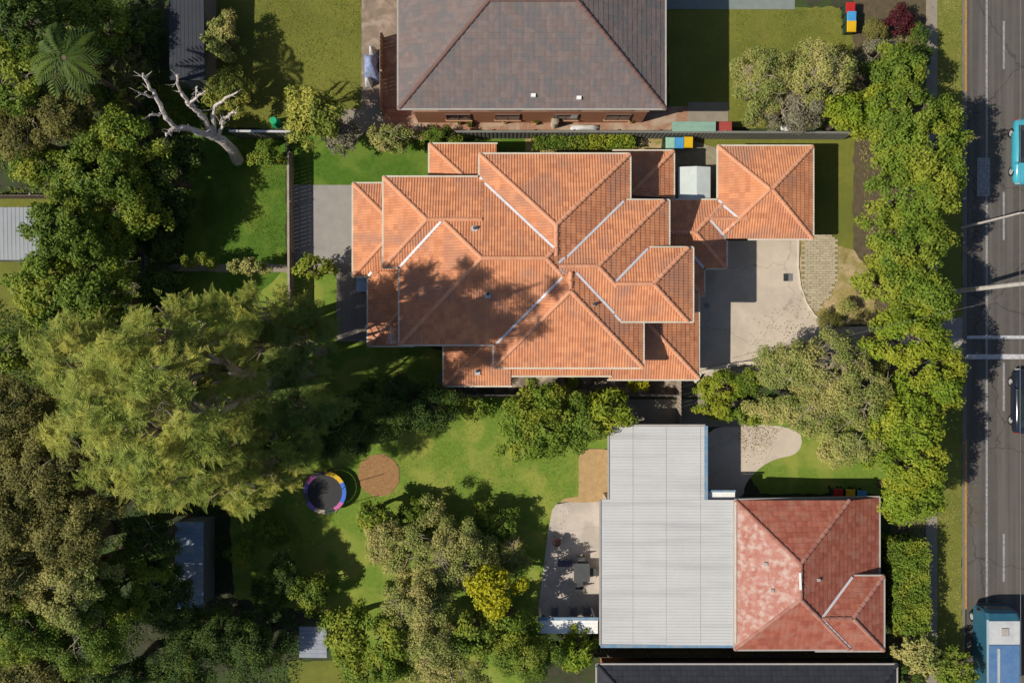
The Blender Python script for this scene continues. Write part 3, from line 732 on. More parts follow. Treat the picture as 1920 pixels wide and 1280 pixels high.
# --- sheds
def shed(name, label, px0, px1, py0, py1, z, m, dirx=False, wallm=M_fence, kind='shed', pitch=.03):
    t = thing(name, W((px0 + px1) / 2, (py0 + py1) / 2, 0), label, kind)
    metal_roof(t, px0, px1, py0, py1, z, m, 'metal_roof', pitch=pitch, ribs=.25, dirx=dirx)
    a = W(px0, py1, z); b = W(px1, py0, z); MB().box(a.x + .12, b.x - .12, a.y + .12, b.y - .12, 0, z - .07).put('wall', wallm, t)
    q = MB(); dx = (a.x + b.x) / 2; q.box(dx - .45, dx + .45, a.y + .08, a.y + .118, .02, 1.85); q.put('door', M_greyshed, t)
    return t
shed('grey_shed', 'flat grey metal shed roof at the left edge among green trees', -60, 76, 389, 487, 2.6, M_greyshed)
shed('shade_blue_shed', 'narrow metal shed half under dark trees, its roof coloured blue for shade, lower left', 328, 382, 978, 1141, 2.3, M_bluetint, True)
shed('small_grey_shed', 'small grey-blue garden shed near the bottom edge left of centre', 561, 613, 1174, 1232, 2.1, mat('shed_blue_grey', (.2, .22, .28), (.26, .27, .3), 3, .6), True)
shed('shade_dark_garage', 'long garage, its roof coloured dark for deep shade, beyond the dead tree', 318, 384, -60, 150, 2.4, mat('shade_dark_sheet', (.03, .034, .045), None, 1, .7), False)  # near-black roof colour carries the deep shade over the garage

# ------------------------------------------------------------------ fences
def fence(pts, label, m, z=1.8, cat='fence', paling=.13, cap=None):
    """pts in photo pixels at the top of the fence"""
    P = [W(x, y, z) for x, y in pts]
    t = thing('fence', (P[0].x, P[0].y, 0), label, cat)
    pm = MB(); rm = MB()
    for a, b in zip(P, P[1:]):
        L = (b - a).length; n = max(1, int(L / paling)); d = (b - a) / L; nn = Vector((-d.y, d.x, 0))
        for i in range(n):
            c = a + d * (i + .5) * L / n; hh = z - random.uniform(.0, .03); q = c + nn * (.012 if i % 2 else -.012)
            q0 = Vector((q.x, q.y, .03)); q1 = Vector((q.x, q.y, hh))
            w2 = d * (paling * .48); t2 = nn * .012
            pm.add([q0 - w2 - t2, q0 + w2 - t2, q0 + w2 + t2, q0 - w2 + t2, q1 - w2 - t2, q1 + w2 - t2, q1 + w2 + t2, q1 - w2 + t2],
                   [(4, 5, 6, 7), (0, 1, 5, 4), (1, 2, 6, 5), (2, 3, 7, 6), (3, 0, 4, 7)])
        for zz in (.4, z - .35): rm.bar(Vector((a.x, a.y, zz)) + nn * .05, Vector((b.x, b.y, zz)) + nn * .05, .04, .07)
        k = max(1, int(L / 2.4))
        for i in range(k + 1):
            c = a + d * L * i / k + nn * .08
            MB().box(c.x - .05, c.x + .05, c.y - .05, c.y + .05, 0, z + .02).put('post', m, t)
        if cap:
            c0 = a + Vector((0, 0, .03)); c1 = b + Vector((0, 0, .03)); MB().bar(c0, c1, .14, .04).put('capping', cap, t)
    pm.put('paling', m, t, kind='stuff'); rm.put('rail', m, t)
    return t
fence([(715, 247), (1120, 247), (1600, 249)], 'long grey boundary fence between the brown roofed house and the orange roofs', M_fence, cap=M_fence)
fence([(430, 246), (545, 247)], 'short fence with bright steel capping beside the dead tree', M_fence, cap=M_steel)
fence([(540, 285), (541, 470), (542, 620)], 'pale fence across the back lawn left of the grey patio', M_fencep, z=1.3, cap=M_fencep)
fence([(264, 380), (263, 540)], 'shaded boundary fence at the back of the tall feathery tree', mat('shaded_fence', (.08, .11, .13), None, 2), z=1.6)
fence([(820, 741), (1276, 741)], 'grey paling fence along the narrow side path below the orange roof', M_timber, z=1.6)
fence([(1277, 712), (1277, 795)], 'short pale side gate between the orange and the white roofed houses', M_fencep, z=1.5, cat='gate')
fence([(990, 1232), (1668, 1232)], 'dark timber fence below the red and white roofed house', mat('mossy_fence', (.12, .1, .06), (.09, .08, .05), 3), z=1.7)
fence([(-40, 366), (150, 366)], 'low weathered fence above the grey shed at the left edge', M_fencep, z=1.3)
fence([(712, 60), (712, 205)], 'low tan fence along the worn path left of the brown roof', M_fencep, z=1.2)

# ------------------------------------------------------------------ small things
def bin_(px, py, lid, label, rot=0, group='wheelie bins'):
    w = W(px, py, 1.0); t = thing('wheelie_bin', (w.x, w.y, 0), label, 'bin', group); s = .29
    b = MB(); V = [(-.8 * s, -.85 * s, .06), (.8 * s, -.85 * s, .06), (.8 * s, .8 * s, .06), (-.8 * s, .8 * s, .06), (-s, -1.2 * s, .96), (s, -1.2 * s, .96), (s, 1.15 * s, .96), (-s, 1.15 * s, .96)]
    b.add([(x + w.x, y + w.y, z) for x, y, z in V], [(0, 3, 2, 1), (4, 5, 6, 7), (0, 1, 5, 4), (1, 2, 6, 5), (2, 3, 7, 6), (3, 0, 4, 7)]); b.put('body', M_bdark, t)
    l = MB(); V = [(-1.05 * s, -1.35 * s, .97), (1.05 * s, -1.35 * s, .97), (1.05 * s, 1.2 * s, .97), (-1.05 * s, 1.2 * s, .97), (-.9 * s, -1.2 * s, 1.04), (.9 * s, -1.2 * s, 1.04), (.95 * s, 1.05 * s, 1.07), (-.95 * s, 1.05 * s, 1.07)]
    l.add([(x + w.x, y + w.y, z) for x, y, z in V], [(0, 3, 2, 1), (4, 5, 6, 7), (0, 1, 5, 4), (1, 2, 6, 5), (2, 3, 7, 6), (3, 0, 4, 7)]); l.put('lid', lid, t)
    h = MB(); h.tube([(w.x - s * .8, w.y + 1.32 * s, 1.0), (w.x + s * .8, w.y + 1.32 * s, 1.0)], .018); h.put('handle', M_bdark, t)
    for sx in (-1, 1):
        q = MB(); q.tube([(w.x + sx * s * .85, w.y + 1.0 * s, .1), (w.x + sx * s * 1.05, w.y + 1.0 * s, .1)], .1, 12); q.put('wheel', M_rubber, t)
    return t
for px, py, m, lb in ((1257, 267, M_bgreen, 'pale green lidded wheelie bin beside the boundary fence, left of a blue one'),
                      (1274, 267, M_bblue, 'blue lidded wheelie bin between a pale green and a yellow one beside the orange roofs'),
                      (1291, 266, M_byel, 'yellow lidded wheelie bin by the boundary fence near the orange roofs'),
                      (1595, 14, M_bred, 'red lidded wheelie bin on the top lawn by the street'),
                      (1597, 31, M_bblue, 'blue lidded wheelie bin between a red and a yellow one on the top lawn'),
                      (1597, 49, M_byel, 'yellow lidded wheelie bin at the edge of the top lawn'),
                      (1572, 926, M_bred, 'dark red lidded wheelie bin in shade against the red tiled house'),
                      (1595, 927, M_byel, 'yellow lidded wheelie bin in the shaded gap beside the red tiled roof'),
                      (1616, 929, M_bblue, 'blue lidded wheelie bin in the shaded gap at the corner of the red tiled roof')):
    bin_(px, py, m, lb)
# drain grate and manhole
dg = thing('drain_grate', W(1477, 520, .02), 'square steel drain grate set in the pale driveway', 'drain grate')
a = W(1469, 527, .03); b = W(1485, 513, .03)
MB().box(a.x, b.x, a.y, b.y, .03, .062).put('pit', M_black, dg)
for i in range(9):
    x = a.x + (b.x - a.x) * i / 8
    MB().box(x - .012, x + .012, a.y, b.y, .063, .082).put('grate_bar', M_steel if i > 4 else M_dgrey, dg)
mh = thing('manhole_cover', W(1325, 573, .02), 'thin round cover ring in the shaded driveway beside the orange roof', 'manhole cover'); c = W(1325, 573, .02)
m = MB(); n = 28
for k in range(n):
    a0, a1 = 2 * math.pi * k / n, 2 * math.pi * (k + 1) / n
    m.bar(c + Vector((math.cos(a0), math.sin(a0), .3)) * .22, c + Vector((math.cos(a1), math.sin(a1), .3)) * .22, .03, .03)
m.put('ring', M_steel, mh); MB().cyl((c.x, c.y), .2, .2, .03, .07, 20).put('cover', M_conc3, mh)
# low curved wall at the front corner of the house
m = MB(); pts = [(1300, 716), (1312, 698), (1336, 690), (1370, 684), (1400, 680), (1440, 676)]
for p, q in zip(pts, pts[1:]): m.bar(W(*p, 0) + Vector((0, 0, .2)), W(*q, 0) + Vector((0, 0, .2)), .22, .36)
o = m.put('garden_wall', M_gutter); tag(o, 'low curved cream garden wall at the driveway edge behind the lime green bush', 'wall')
# mint and red sheets, grey tarp, stored things along the top side path
def crumple(name, px, py, w, h, z0, z1, m, label, cat):
    c = W(px, py, z1); n = 9; V = []; F = []
    for j in range(n):
        for i in range(n):
            u, v = i / (n - 1) * 2 - 1, j / (n - 1) * 2 - 1; r = max(abs(u), abs(v)) ** 2
            V.append((c.x + u * w / 2 * (1 + random.uniform(-.08, .08)), c.y + v * h / 2 * (1 + random.uniform(-.08, .08)), z1 - (z1 - z0) * r ** 1.5 + random.uniform(-.07, .07) * (1 - r)))
    for j in range(n - 1):
        for i in range(n - 1): F.append((j * n + i, j * n + i + 1, (j + 1) * n + i + 1, (j + 1) * n + i))
    o = put(name, V, F, m, smooth=True); tag(o, label, cat); return o
t = thing('lean_to_roof', W(1300, 237, 0), 'pale mint green lean-to roof strip beside the boundary fence', 'awning'); metal_roof(t, 1260, 1342, 228, 246, 2.0, M_mint, 'sheet', pitch=0, ribs=.3)
for px in (1264, 1338): w = W(px, 237, 2); MB().box(w.x - .04, w.x + .04, w.y - .04, w.y + .04, 0, 1.93).put('leg', M_fence, t)
t = thing('red_lean_to', W(1360, 237, 0), 'small red sheet roof at the end of the mint green strip', 'awning'); metal_roof(t, 1343, 1372, 228, 246, 1.7, M_redsheet, 'sheet', pitch=0, ribs=.2)
for px in (1347, 1368): w = W(px, 237, 1.7); MB().box(w.x - .04, w.x + .04, w.y - .04, w.y + .04, 0, 1.63).put('leg', M_fence, t)
crumple('tarpaulin', 1490, 238, 1.3, .8, .05, .8, M_clothw, 'crumpled grey white tarpaulin under the olive tree by the fence', 'tarpaulin')
crumple('tarpaulin', 1098, 238, 1.9, .45, .05, .5, M_clothw, 'long pale tarpaulin on the brick path below the brown roof', 'tarpaulin')
crumple('covered_umbrella', 692, 116, 1.1, 1.7, .1, 1.6, M_cloth, 'crumpled blue and white cloth heaped on garden furniture by the worn path', 'cloth')
crumple('white_cloth', 688, 148, .5, .6, .05, .9, M_clothw, 'small white cloth lying just below the heap of blue cloth', 'cloth')
crumple('white_cloth', 695, 90, .5, .7, .05, 1.5, M_clothw, 'small white cloth lying just above the heap of blue cloth', 'cloth')
t = thing('water_tank', W(1041, 226, 0), 'small round pale tank on the brick path below the brown roof', 'tank'); w = W(1041, 226, 1.2)
MB().cyl((w.x, w.y), .25, .25, 0, 1.15, 16).put('drum', M_gutter, t); MB().cyl((w.x, w.y), .26, .1, 1.152, 1.25, 16).put('lid', M_fencep, t)
t = thing('compost_bin', W(513, 226, 0), 'bright green round garden bin in shade beside the short fence', 'bin'); w = W(513, 226, .8)
MB().cyl((w.x, w.y), .34, .24, 0, .8, 14).put('body', mat('emerald', (.01, .35, .16), None, 2, .5), t); MB().cyl((w.x, w.y), .26, .2, .802, .86, 14).put('lid', MATS['emerald'], t)
# garden furniture on the white roofed house's patio
def table(px0, px1, py0, py1, z, m, label):
    t = thing('garden_table', W((px0 + px1) / 2, (py0 + py1) / 2, 0), label, 'table'); a = W(px0, py1, z); b = W(px1, py0, z)
    MB().box(a.x, b.x, a.y, b.y, z - .05, z).put('tabletop', m, t)
    for x in (a.x + .08, b.x - .08):
        for y in (a.y + .08, b.y - .08): MB().box(x - .03, x + .03, y - .03, y + .03, 0, z - .05).put('leg', M_dgrey, t)
def chair(px, py, ang, label, m=M_dgrey, group='garden chairs on the pale patio'):
    c = W(px, py, .5); t = thing('garden_chair', (c.x, c.y, 0), label, 'chair', group); t.rotation_euler.z = ang
    def p(nm, *bx):
        mb = MB(); mb.box(*bx); o = bpy.data.objects.new(nm, mesh_np(nm, mb.V, mb.F, m)); COL.objects.link(o); o.parent = t
    p('seat', -.24, .24, -.24, .24, .42, .46); p('backrest', -.24, .24, .22, .26, .47, .9)
    for x in (-.21, .21):
        for y in (-.21, .21): p('leg', x - .02, x + .02, y - .02, y + .02, 0, .42)
table(1076, 1106, 1056, 1090, .74, M_dgrey, 'dark square garden table on the pale patio')
chair(1111, 1072, -math.pi / 2, 'dark chair to the right of the square patio table')
chair(1090, 1049, 0, 'dark chair above the square patio table'); chair(1086, 1096, math.pi, 'dark chair below the square patio table')
table(1046, 1074, 1050, 1062, .6, mat('bench_dark', (.06, .06, .1), None, 3), 'low narrow dark bench left of the patio table')
t = thing('barbecue', W(1046, 1016, 0), 'small dark kettle barbecue on the upper half of the pale patio', 'barbecue'); w = W(1044, 1017, .9)
sp = MB(); sp.cyl((w.x, w.y), .16, .28, .62, .8, 16); sp.put('bowl', M_black, t); MB().cyl((w.x, w.y), .28, .1, .803, .98, 16).put('lid', mat('bbq_lid', (.06, .03, .03), None, 2, .4), t)
for k in range(3): a = 2.1 * k; q = MB(); q.tube([(w.x + .1 * math.cos(a), w.y + .1 * math.sin(a), .65), (w.x + .3 * math.cos(a), w.y + .3 * math.sin(a), 0)], .015); q.put('leg', M_dgrey, t)
for i, (px, lb) in enumerate(((1040, 'grey lounge chair left of the white awning top edge'), (1075, 'grey lounge chair by the middle of the white awning'), (1100, 'grey lounge chair near the house end of the white awning'))):
    chair(px, 1146, math.pi, lb, mat('grey_cushion%d' % i, (.16, .16, .19), None, 3), 'grey chairs in the shade above the white awning')
# trampoline
tr = thing('trampoline', W(610, 922, 0), 'round trampoline with coloured edge pads on the shaded lawn beside the mulch circle', 'trampoline'); c = W(609, 923, .85); R = 1.42
MB().cyl((c.x, c.y), R - .28, R - .28, .80, .815, 32).put('mat', M_black, tr)
cols = [M_padblue, M_byel, M_byel, M_dgrey, M_pink, M_padpurp, M_dgrey, M_padpurp, M_fencep, M_bdark, M_pink, M_padblue]
for k in range(12):
    m = MB(); V = []
    for a in (k, k + .5, k + 1):
        for r in (R - .27, R):
            for zz in (.83, .87): V.append((c.x + r * math.cos(a * math.pi / 6), c.y + r * math.sin(a * math.pi / 6), zz))
    m.add(V, [(1, 3, 7, 5), (5, 7, 11, 9), (2, 6, 7, 3), (6, 10, 11, 7), (0, 1, 5, 4), (4, 5, 9, 8)]); m.put('edge_pad', cols[k], tr)
for k in range(6):
    a = k * math.pi / 3 + .3; x, y = c.x + R * .96 * math.cos(a), c.y + R * .96 * math.sin(a)
    m = MB(); m.tube([(x, y, 0), (x, y, .82)], .03); m.put('leg', M_steel, tr); m = MB(); m.tube([(x * 1.0 + .05 * math.cos(a), y + .05 * math.sin(a), .8), (x + .12 * math.cos(a), y + .12 * math.sin(a), 2.5)], .022); m.put('net_pole', M_dgrey, tr)

# ------------------------------------------------------------------ vehicles
def loft(sections):                              # sections: list of (y, [(x,z)...]) closed rings of equal length
    V = []; F = []; n = len(sections[0][1])
    for y, r in sections: V += [(x, y, z) for x, z in r]
    for i in range(len(sections) - 1):
        for k in range(n): F.append((i * n + k, (i + 1) * n + k, (i + 1) * n + (k + 1) % n, i * n + (k + 1) % n))
    F.append(tuple(range(n))); F.append(tuple(reversed([(len(sections) - 1) * n + k for k in range(n)])))
    return V, F
def wheels(t, xs, ys, r=.33):
    for y in ys:
        for x in xs:
            q = MB(); q.tube([(x - .1, y, r), (x + .1, y, r)], r, 16); o = bpy.data.objects.new('wheel', mesh_np('wheel', q.V, q.F, M_rubber)); COL.objects.link(o); o.parent = t
            h = MB(); h.tube([(x - .108, y, r), (x + .108, y, r)], r * .6, 12); o2 = bpy.data.objects.new('rim', mesh_np('rim', h.V, h.F, M_steel)); COL.objects.link(o2); o2.parent = o
def local(t, name, V, F, m, smooth=False, par=None):
    o = bpy.data.objects.new(name, mesh_np(name, V, F, m, smooth=smooth)); COL.objects.link(o); o.parent = par or t; return o
def ring(w, z0, z1, c=.12):
    return [(-w + c, z0), (w - c, z0), (w, z0 + c), (w, z1 - c), (w - c * 1.3, z1), (-w + c * 1.3, z1), (-w, z1 - c), (-w, z0 + c)]
def car(px, py, paint, label, L=4.5, stripe=None, face=1):
    c = W(px, py, .9); t = thing('parked_car' if not stripe else 'car', (c.x, c.y, 0), label, 'car'); t.rotation_euler.z = 0 if face > 0 else math.pi
    h = L / 2
    V, F = loft([(-h, ring(.70, .35, .72)), (-h + .15, ring(.82, .25, .82)), (-h + .9, ring(.9, .22, .93)), (0, ring(.91, .22, .95)), (h - 1.0, ring(.9, .22, .9)), (h - .25, ring(.84, .25, .76)), (h, ring(.7, .35, .62))])
    local(t, 'body', V, F, paint, True)
    def cab(w, z): return [(-w, z), (w, z)]
    ys = [(-h + .45, .74, .92), (-h + 1.05, .62, 1.36), (.35, .62, 1.42), (h - 1.35, .74, .92)]
    V = []; 
    for y, w, z in ys: V += [(-w, y, z), (w, y, z)]
    V += [(-.80, -h + .45, .9), (.80, -h + .45, .9), (.80, h - 1.35, .9), (-.80, h - 1.35, .9)]
    local(t, 'roof_panel', [(-.6, -h + 1.08, 1.375), (.6, -h + 1.08, 1.375), (.6, .32, 1.435), (-.6, .32, 1.435), (-.62, -h + 1.05, 1.3), (.62, -h + 1.05, 1.3), (.62, .35, 1.36), (-.62, .35, 1.36)], [(0, 1, 2, 3), (0, 4, 5, 1), (1, 5, 6, 2), (2, 6, 7, 3), (3, 7, 4, 0)], paint)
    local(t, 'rear_window', [V[0], V[1], V[3], V[2]], [(0, 1, 2, 3)], M_glass); local(t, 'windscreen', [V[4], V[5], V[7], V[6]], [(0, 1, 2, 3)], M_glass)
    for s in (0, 1):
        side = [V[0 + s], V[2 + s], V[4 + s], V[6 + s]]; o = [(p[0] * 1.0, p[1], p[2]) for p in side]
        local(t, 'side_window', o, [(0, 1, 2, 3) if s else (3, 2, 1, 0)], M_glass)
    for x in (-.62, .62):
        b = MB().box(x - .14, x + .14, h - .09, h - .01, .55, .66); local(t, 'headlight', b.V, b.F, M_steel)
        b = MB().box(x - .14, x + .14, -h + .01, -h + .07, .6, .72); local(t, 'tail_light', b.V, b.F, M_bred)
        b = MB().box(x * 1.5 - .1, x * 1.5 + .1, .75, .9, .92, 1.02); local(t, 'mirror', b.V, b.F, paint)
    wheels(t, (-.79, .79), (-h + .85, h - .9))
    if stripe:
        b = MB().box(-.3, .3, h - .95, h - .5, .86, .93); local(t, 'bonnet_patch', b.V, b.F, stripe)
        b = MB().box(-.5, .0, -h + 1.2, -h + 1.9, 1.41, 1.425); local(t, 'roof_patch', b.V, b.F, stripe)
    return t
car(1931, 283, M_teal, 'bright teal car with orange patches at the right edge, driving on the road', 4.3, M_orange, -1)
car(1930, 752, M_navy, 'dark navy car half cut off by the right edge of the road', 4.3)
c = W(1884, 1148, 2.3); c2 = W(1884, 1305, 2.3); L = c.y - c2.y
t = thing('delivery_truck', (c.x, (c.y + c2.y) / 2, 0), 'teal sided truck at the lower right corner, its roof white in front and blue behind', 'truck')
V, F = loft([(-L / 2, ring(1.06, .5, 2.22, .08)), (L / 2 - .5, ring(1.08, .5, 2.22, .08)), (L / 2 - .12, ring(1.06, .5, 2.1, .15)), (L / 2, ring(.98, .55, 1.8, .2))]); local(t, 'body', V, F, mat('truck_teal', (.025, .10, .16), None, 2, .4))
b = MB().box(-.98, .98, L / 2 - 2.05, L / 2 - .55, 2.22, 2.28); local(t, 'front_roof', b.V, b.F, mat('truck_white', (.46, .47, .48), (.38, .39, .42), 2, .4))
b = MB().box(-.98, .98, -L / 2 + .05, L / 2 - 2.09, 2.22, 2.27); local(t, 'rear_roof', b.V, b.F, mat('truck_blue', (.07, .15, .30), (.10, .18, .32), 2, .4))
b = MB().box(-.22, .22, L / 2 - 1.5, L / 2 - 1.0, 2.283, 2.36); local(t, 'roof_hatch', b.V, b.F, M_greyg)
b = MB().box(-.45, -.3, -L / 2 + .3, L / 2 - 2.3, 2.273, 2.31); local(t, 'roof_rail', b.V, b.F, M_steel)
b = MB().box(-.85, .85, L / 2 - .02, L / 2 + .05, .5, .72); local(t, 'bumper', b.V, b.F, M_dgrey)
local(t, 'windscreen', [(-.85, L / 2 - .07, 1.98), (.85, L / 2 - .07, 1.98), (.85, L / 2 + .03, 1.2), (-.85, L / 2 + .03, 1.2)], [(0, 3, 2, 1)], M_glass)
for x in (-1.18, 1.18): b = MB().box(x - .07, x + .07, L / 2 - .2, L / 2 - .12, 1.2, 1.5); local(t, 'mirror', b.V, b.F, M_dgrey)
wheels(t, (-.93, .93), (-L / 2 + .9, L / 2 - .9), .34)

# ------------------------------------------------------------------ poles and wires
pb = W(1790, 546, 0); pole = thing('power_pole', pb, 'pale timber power pole leaning out of view over the road with a crossarm', 'power pole')
m = MB(); m.tube([pb, pb + Vector((0, 0, 11.5))], [.16, .11], 10); m.put('shaft', M_pole, pole)
m = MB(); m.box(pb.x - .06, pb.x + .06, pb.y - 1.1, pb.y + 1.1, 9.9, 10.02); m.put('crossarm', M_pole, pole)
for dy in (-1, -.4, .4, 1):
    m = MB(); m.cyl((pb.x, pb.y + dy), .05, .03, 10.02, 10.17, 8); m.put('insulator', M_whitep, pole)
lp = W(1803, 427, 0); lamp = thing('street_lamp', lp, 'slim street lamp at the kerb between the street trees with an arm over the road', 'street lamp')
m = MB(); m.tube([lp, lp + Vector((0, 0, 6.2))], [.09, .06], 8); m.put('post', M_pole, lamp)
m = MB(); m.tube([lp + Vector((0, 0, 6.2)), lp + Vector((.6, .02, 6.6)), lp + Vector((1.6, .04, 6.7))], .035, 6); m.put('arm', M_pole, lamp)
q = lp + Vector((1.8, .04, 6.68)); m = MB(); m.box(q.x - .3, q.x + .25, q.y - .1, q.y + .1, q.z - .06, q.z + .06); m.put('lamp_head', M_steel, lamp)
def wire(a, b, sag, label, r=.012, group=None):
    a = Vector(a); b = Vector(b); m = MB(); pts = []
    for i in range(17): s = i / 16; p = a.lerp(b, s); p.z -= 4 * sag * s * (1 - s); pts.append(p)
    m.tube(pts, r, 4); o = m.put('overhead_wire', M_wire); tag(o, label, 'wire', group)
wire(W(1312, 697, 3.0), pb + Vector((0, -.4, 10.0)), .6, 'thin service wire from the orange roof corner across the driveway to the pole', .010)
for dx, lb in ((-1.0, 'first'), (1.2, 'second')):
    wire(pb + Vector((dx, -60, 9.2)), pb + Vector((dx, 60, 9.2)), .5, 'thin overhead wire running along the road, %s from the footpath' % lb, .016)

# ------------------------------------------------------------------ trees
BEND = .22
def kites(C, D, N, l, w, bend=BEND):
    """leaf kites: centre C, direction D, normal N; arrays (n,3), sizes (n,)"""
    D = D / np.linalg.norm(D, axis=1, keepdims=True); Sd = np.cross(N, D); Sd /= (np.linalg.norm(Sd, axis=1, keepdims=True) + 1e-9)
    N2 = np.cross(D, Sd); l = l[:, None]; w = w[:, None]
    b = C - D * l * .5; tp = C + D * l * .5 - N2 * l * bend * .5; m = C + D * l * .02 + N2 * l * .03
    L = m - Sd * w * .5 - N2 * w * bend; R = m + Sd * w * .5 - N2 * w * bend
    n = len(C); V = np.stack([b, R, tp, L], 1).reshape(-1, 3)
    i = np.arange(n, dtype=np.int32)[:, None] * 4
    F = np.concatenate([i + np.array([0, 1, 2]), i + np.array([0, 2, 3])], 1).reshape(-1, 3)
    return V, F
def unit(v): return v / (np.linalg.norm(v, axis=1, keepdims=True) + 1e-9)
LEAFN = [0]
def crown_clumps(c, R, rz, n, flat=.35, shape='dome', lump=.35):
    """clump centres on lumpy dome; returns pos, outward"""
    out = []; ph = rng.uniform(0, 6.28, 4)
    while len(out) < n:
        d = rng.normal(size=3); d /= np.linalg.norm(d)
        if d[2] < -.35: continue
        a = math.atan2(d[1], d[0]); lr = 1 + lump * (.5 * math.sin(3 * a + ph[0]) + .3 * math.sin(5 * a + ph[1]) + .35 * math.sin(8 * a + ph[2])) * math.hypot(d[0], d[1])
        r = rng.uniform(.35, 1) ** .45
        out.append((d[0] * R[0] * lr * r, d[1] * R[1] * lr * r, d[2] * rz * r))
    p = np.array(out); o = unit(p / np.array([R[0], R[1], rz])); return p + c, o
def branches(name_parent, base, top, c, R, rz, m, n=7, r0=None, wig=.3, ends=None):
    mb = MB(); h = top - base[2]; r0 = r0 or .03 * h + .04
    fork = Vector((base[0], base[1], base[2] + h * .35)); fork += Vector((random.uniform(-wig, wig), random.uniform(-wig, wig), 0))
    mb.tube([base, base.lerp(fork, .5) + Vector((random.uniform(-.1, .1), random.uniform(-.1, .1), 0)), fork], [r0 * 1.25, r0, r0 * .85], 9); mb.put('trunk', m, name_parent)
    lb = MB()
    for k in range(n):
        a = 2 * math.pi * (k + random.random() * .6) / n; rr = random.uniform(.45, .85)
        e = Vector((c[0] + math.cos(a) * R[0] * rr, c[1] + math.sin(a) * R[1] * rr, c[2] + rz * random.uniform(.1, .6)))
        mid = fork.lerp(e, .5) + Vector((random.uniform(-.3, .3), random.uniform(-.3, .3), random.uniform(0, .4)))
        lb.tube([fork, mid, e], [r0 * .5, r0 * .3, r0 * .1], 6)
        for j in range(3):
            s = mid.lerp(e, random.uniform(0, .8)); q = s + Vector((random.uniform(-1, 1) * R[0] * .4, random.uniform(-1, 1) * R[1] * .4, random.uniform(.1, .5) * rz))
            lb.tube([s, s.lerp(q, .5) + Vector((0, 0, .1)), q], [r0 * .22, r0 * .14, r0 * .05], 5)
    lb.put('limbs', m, name_parent)
def tree(px, py, h, rx, ry, kind, leaf, label, name='tree', cat='tree', dens=1.0, group=None, bark=M_bark, bare=0, vz=None, lump=.35, rot=0, gap=1.0):
    zc = h * .72; k = kz(zc); c = W(px, py, zc); R = np.array([rx * k * .92, ry * k * .92])
    rz = vz if vz else min(h * .33, max(R) * .8)
    t = thing(name, (c.x, c.y, 0), label, cat, group)
    zc = h - rz; cc = np.array([c.x, c.y, zc])
    cr = {'feather': .85, 'broad': .5, 'small': .5, 'palm': .6}.get(kind, .5) * (1 if h > 4 else .6)
    area = math.pi * R[0] * R[1]
    ncl = int(max(8, area / (cr * cr) * 1.45 * dens * (1 + .8 * min(1.2, max(0, rz / max(R) - .7)))))
    P, O = crown_clumps(cc, R, rz, ncl, lump=lump)
    VV = []; FF = []; n0 = 0; AA = []
    if kind == 'feather':
        nf = 34                                       # fronds in each clump, each a spine of narrow leaflets
        n = ncl * nf
        C = np.repeat(P, nf, 0); Oo = np.repeat(O, nf, 0)
        D = rng.normal(size=(n, 3)); D[:, 2] *= .55; D = unit(unit(D) + Oo * .35 + np.array([0, 0, .05]))
        C = C + rng.normal(size=(n, 3)) * cr * .28 * np.array([1, 1, .7])
        N = unit(np.array([0, 0, 1.0]) + rng.normal(size=(n, 3)) * .4 + Oo * .25)
        Sd = unit(np.cross(N, D)); fl = rng.uniform(.34, .62, n)
        cv = np.repeat(rng.random(ncl), nf)
        for q in range(7):
            s = q / 6; pos = C + D * (fl * (s - .1))[:, None] - np.array([0, 0, 1.0]) * (fl * .35 * s * s)[:, None]
            for sg in (-1, 1):
                if q == 6 and sg == 1: continue
                dd = unit(Sd * sg * (1 - .75 * s) + D * (.55 + .9 * s)); ll = fl * .42 * (1.1 - .55 * s)
                V, F = kites(pos + dd * (ll * .5)[:, None], dd, N, ll, ll * .20, .1)
                VV.append(V); FF.append(F + n0); n0 += len(V); AA.append(np.repeat(cv * .75 + rng.random(n) * .25, 2))
    else:
        lsz = {'broad': .20, 'small': .125, 'palm': .42}[kind] * (1 if h > 3 else .75)
        asp = {'broad': .52, 'small': .55, 'palm': .24}[kind]
        nl = int(2.0 * math.pi * cr * cr / (lsz * lsz * asp * .5) * .75)
        n = ncl * nl; C = np.repeat(P, nl, 0); Oo = np.repeat(O, nl, 0)
        q = unit(rng.normal(size=(n, 3))); rr = rng.uniform(.15, 1, n) ** .6 * cr
        C = C + q * rr[:, None] * np.array([1, 1, .65])
        N = unit(q * .6 + Oo * .4 + np.array([0, 0, .55]) + rng.normal(size=(n, 3)) * .55)
        D = unit(rng.normal(size=(n, 3)) + q * .6); D = unit(D - N * (D * N).sum(1)[:, None] * .8)
        ll = lsz * rng.uniform(.7, 1.3, n)
        V, F = kites(C, D, N, ll, ll * asp)
        VV.append(V); FF.append(F); cv = np.repeat(rng.random(ncl), nl); AA.append(np.repeat(cv * .55 + rng.random(n) * .45, 2))
    V = np.concatenate(VV); F = np.concatenate(FF); A = np.concatenate(AA); LEAFN[0] += len(F)
    V[:, 2] = np.maximum(V[:, 2], .03)
    put('crown', V, F, leaf, t, attr=A)
    if h > 2.2: branches(t, Vector((c.x, c.y, 0)) + Vector((0, 0, 0)), h, cc, R * .9, rz, bark, n=6 if h < 6 else 9)
    else:
        m = MB()
        for j in range(5): m.tube([(c.x, c.y, 0), (c.x + random.uniform(-.6, .6) * R[0], c.y + random.uniform(-.6, .6) * R[1], h * .7)], [.03, .01], 5)
        m.put('stem', bark, t)
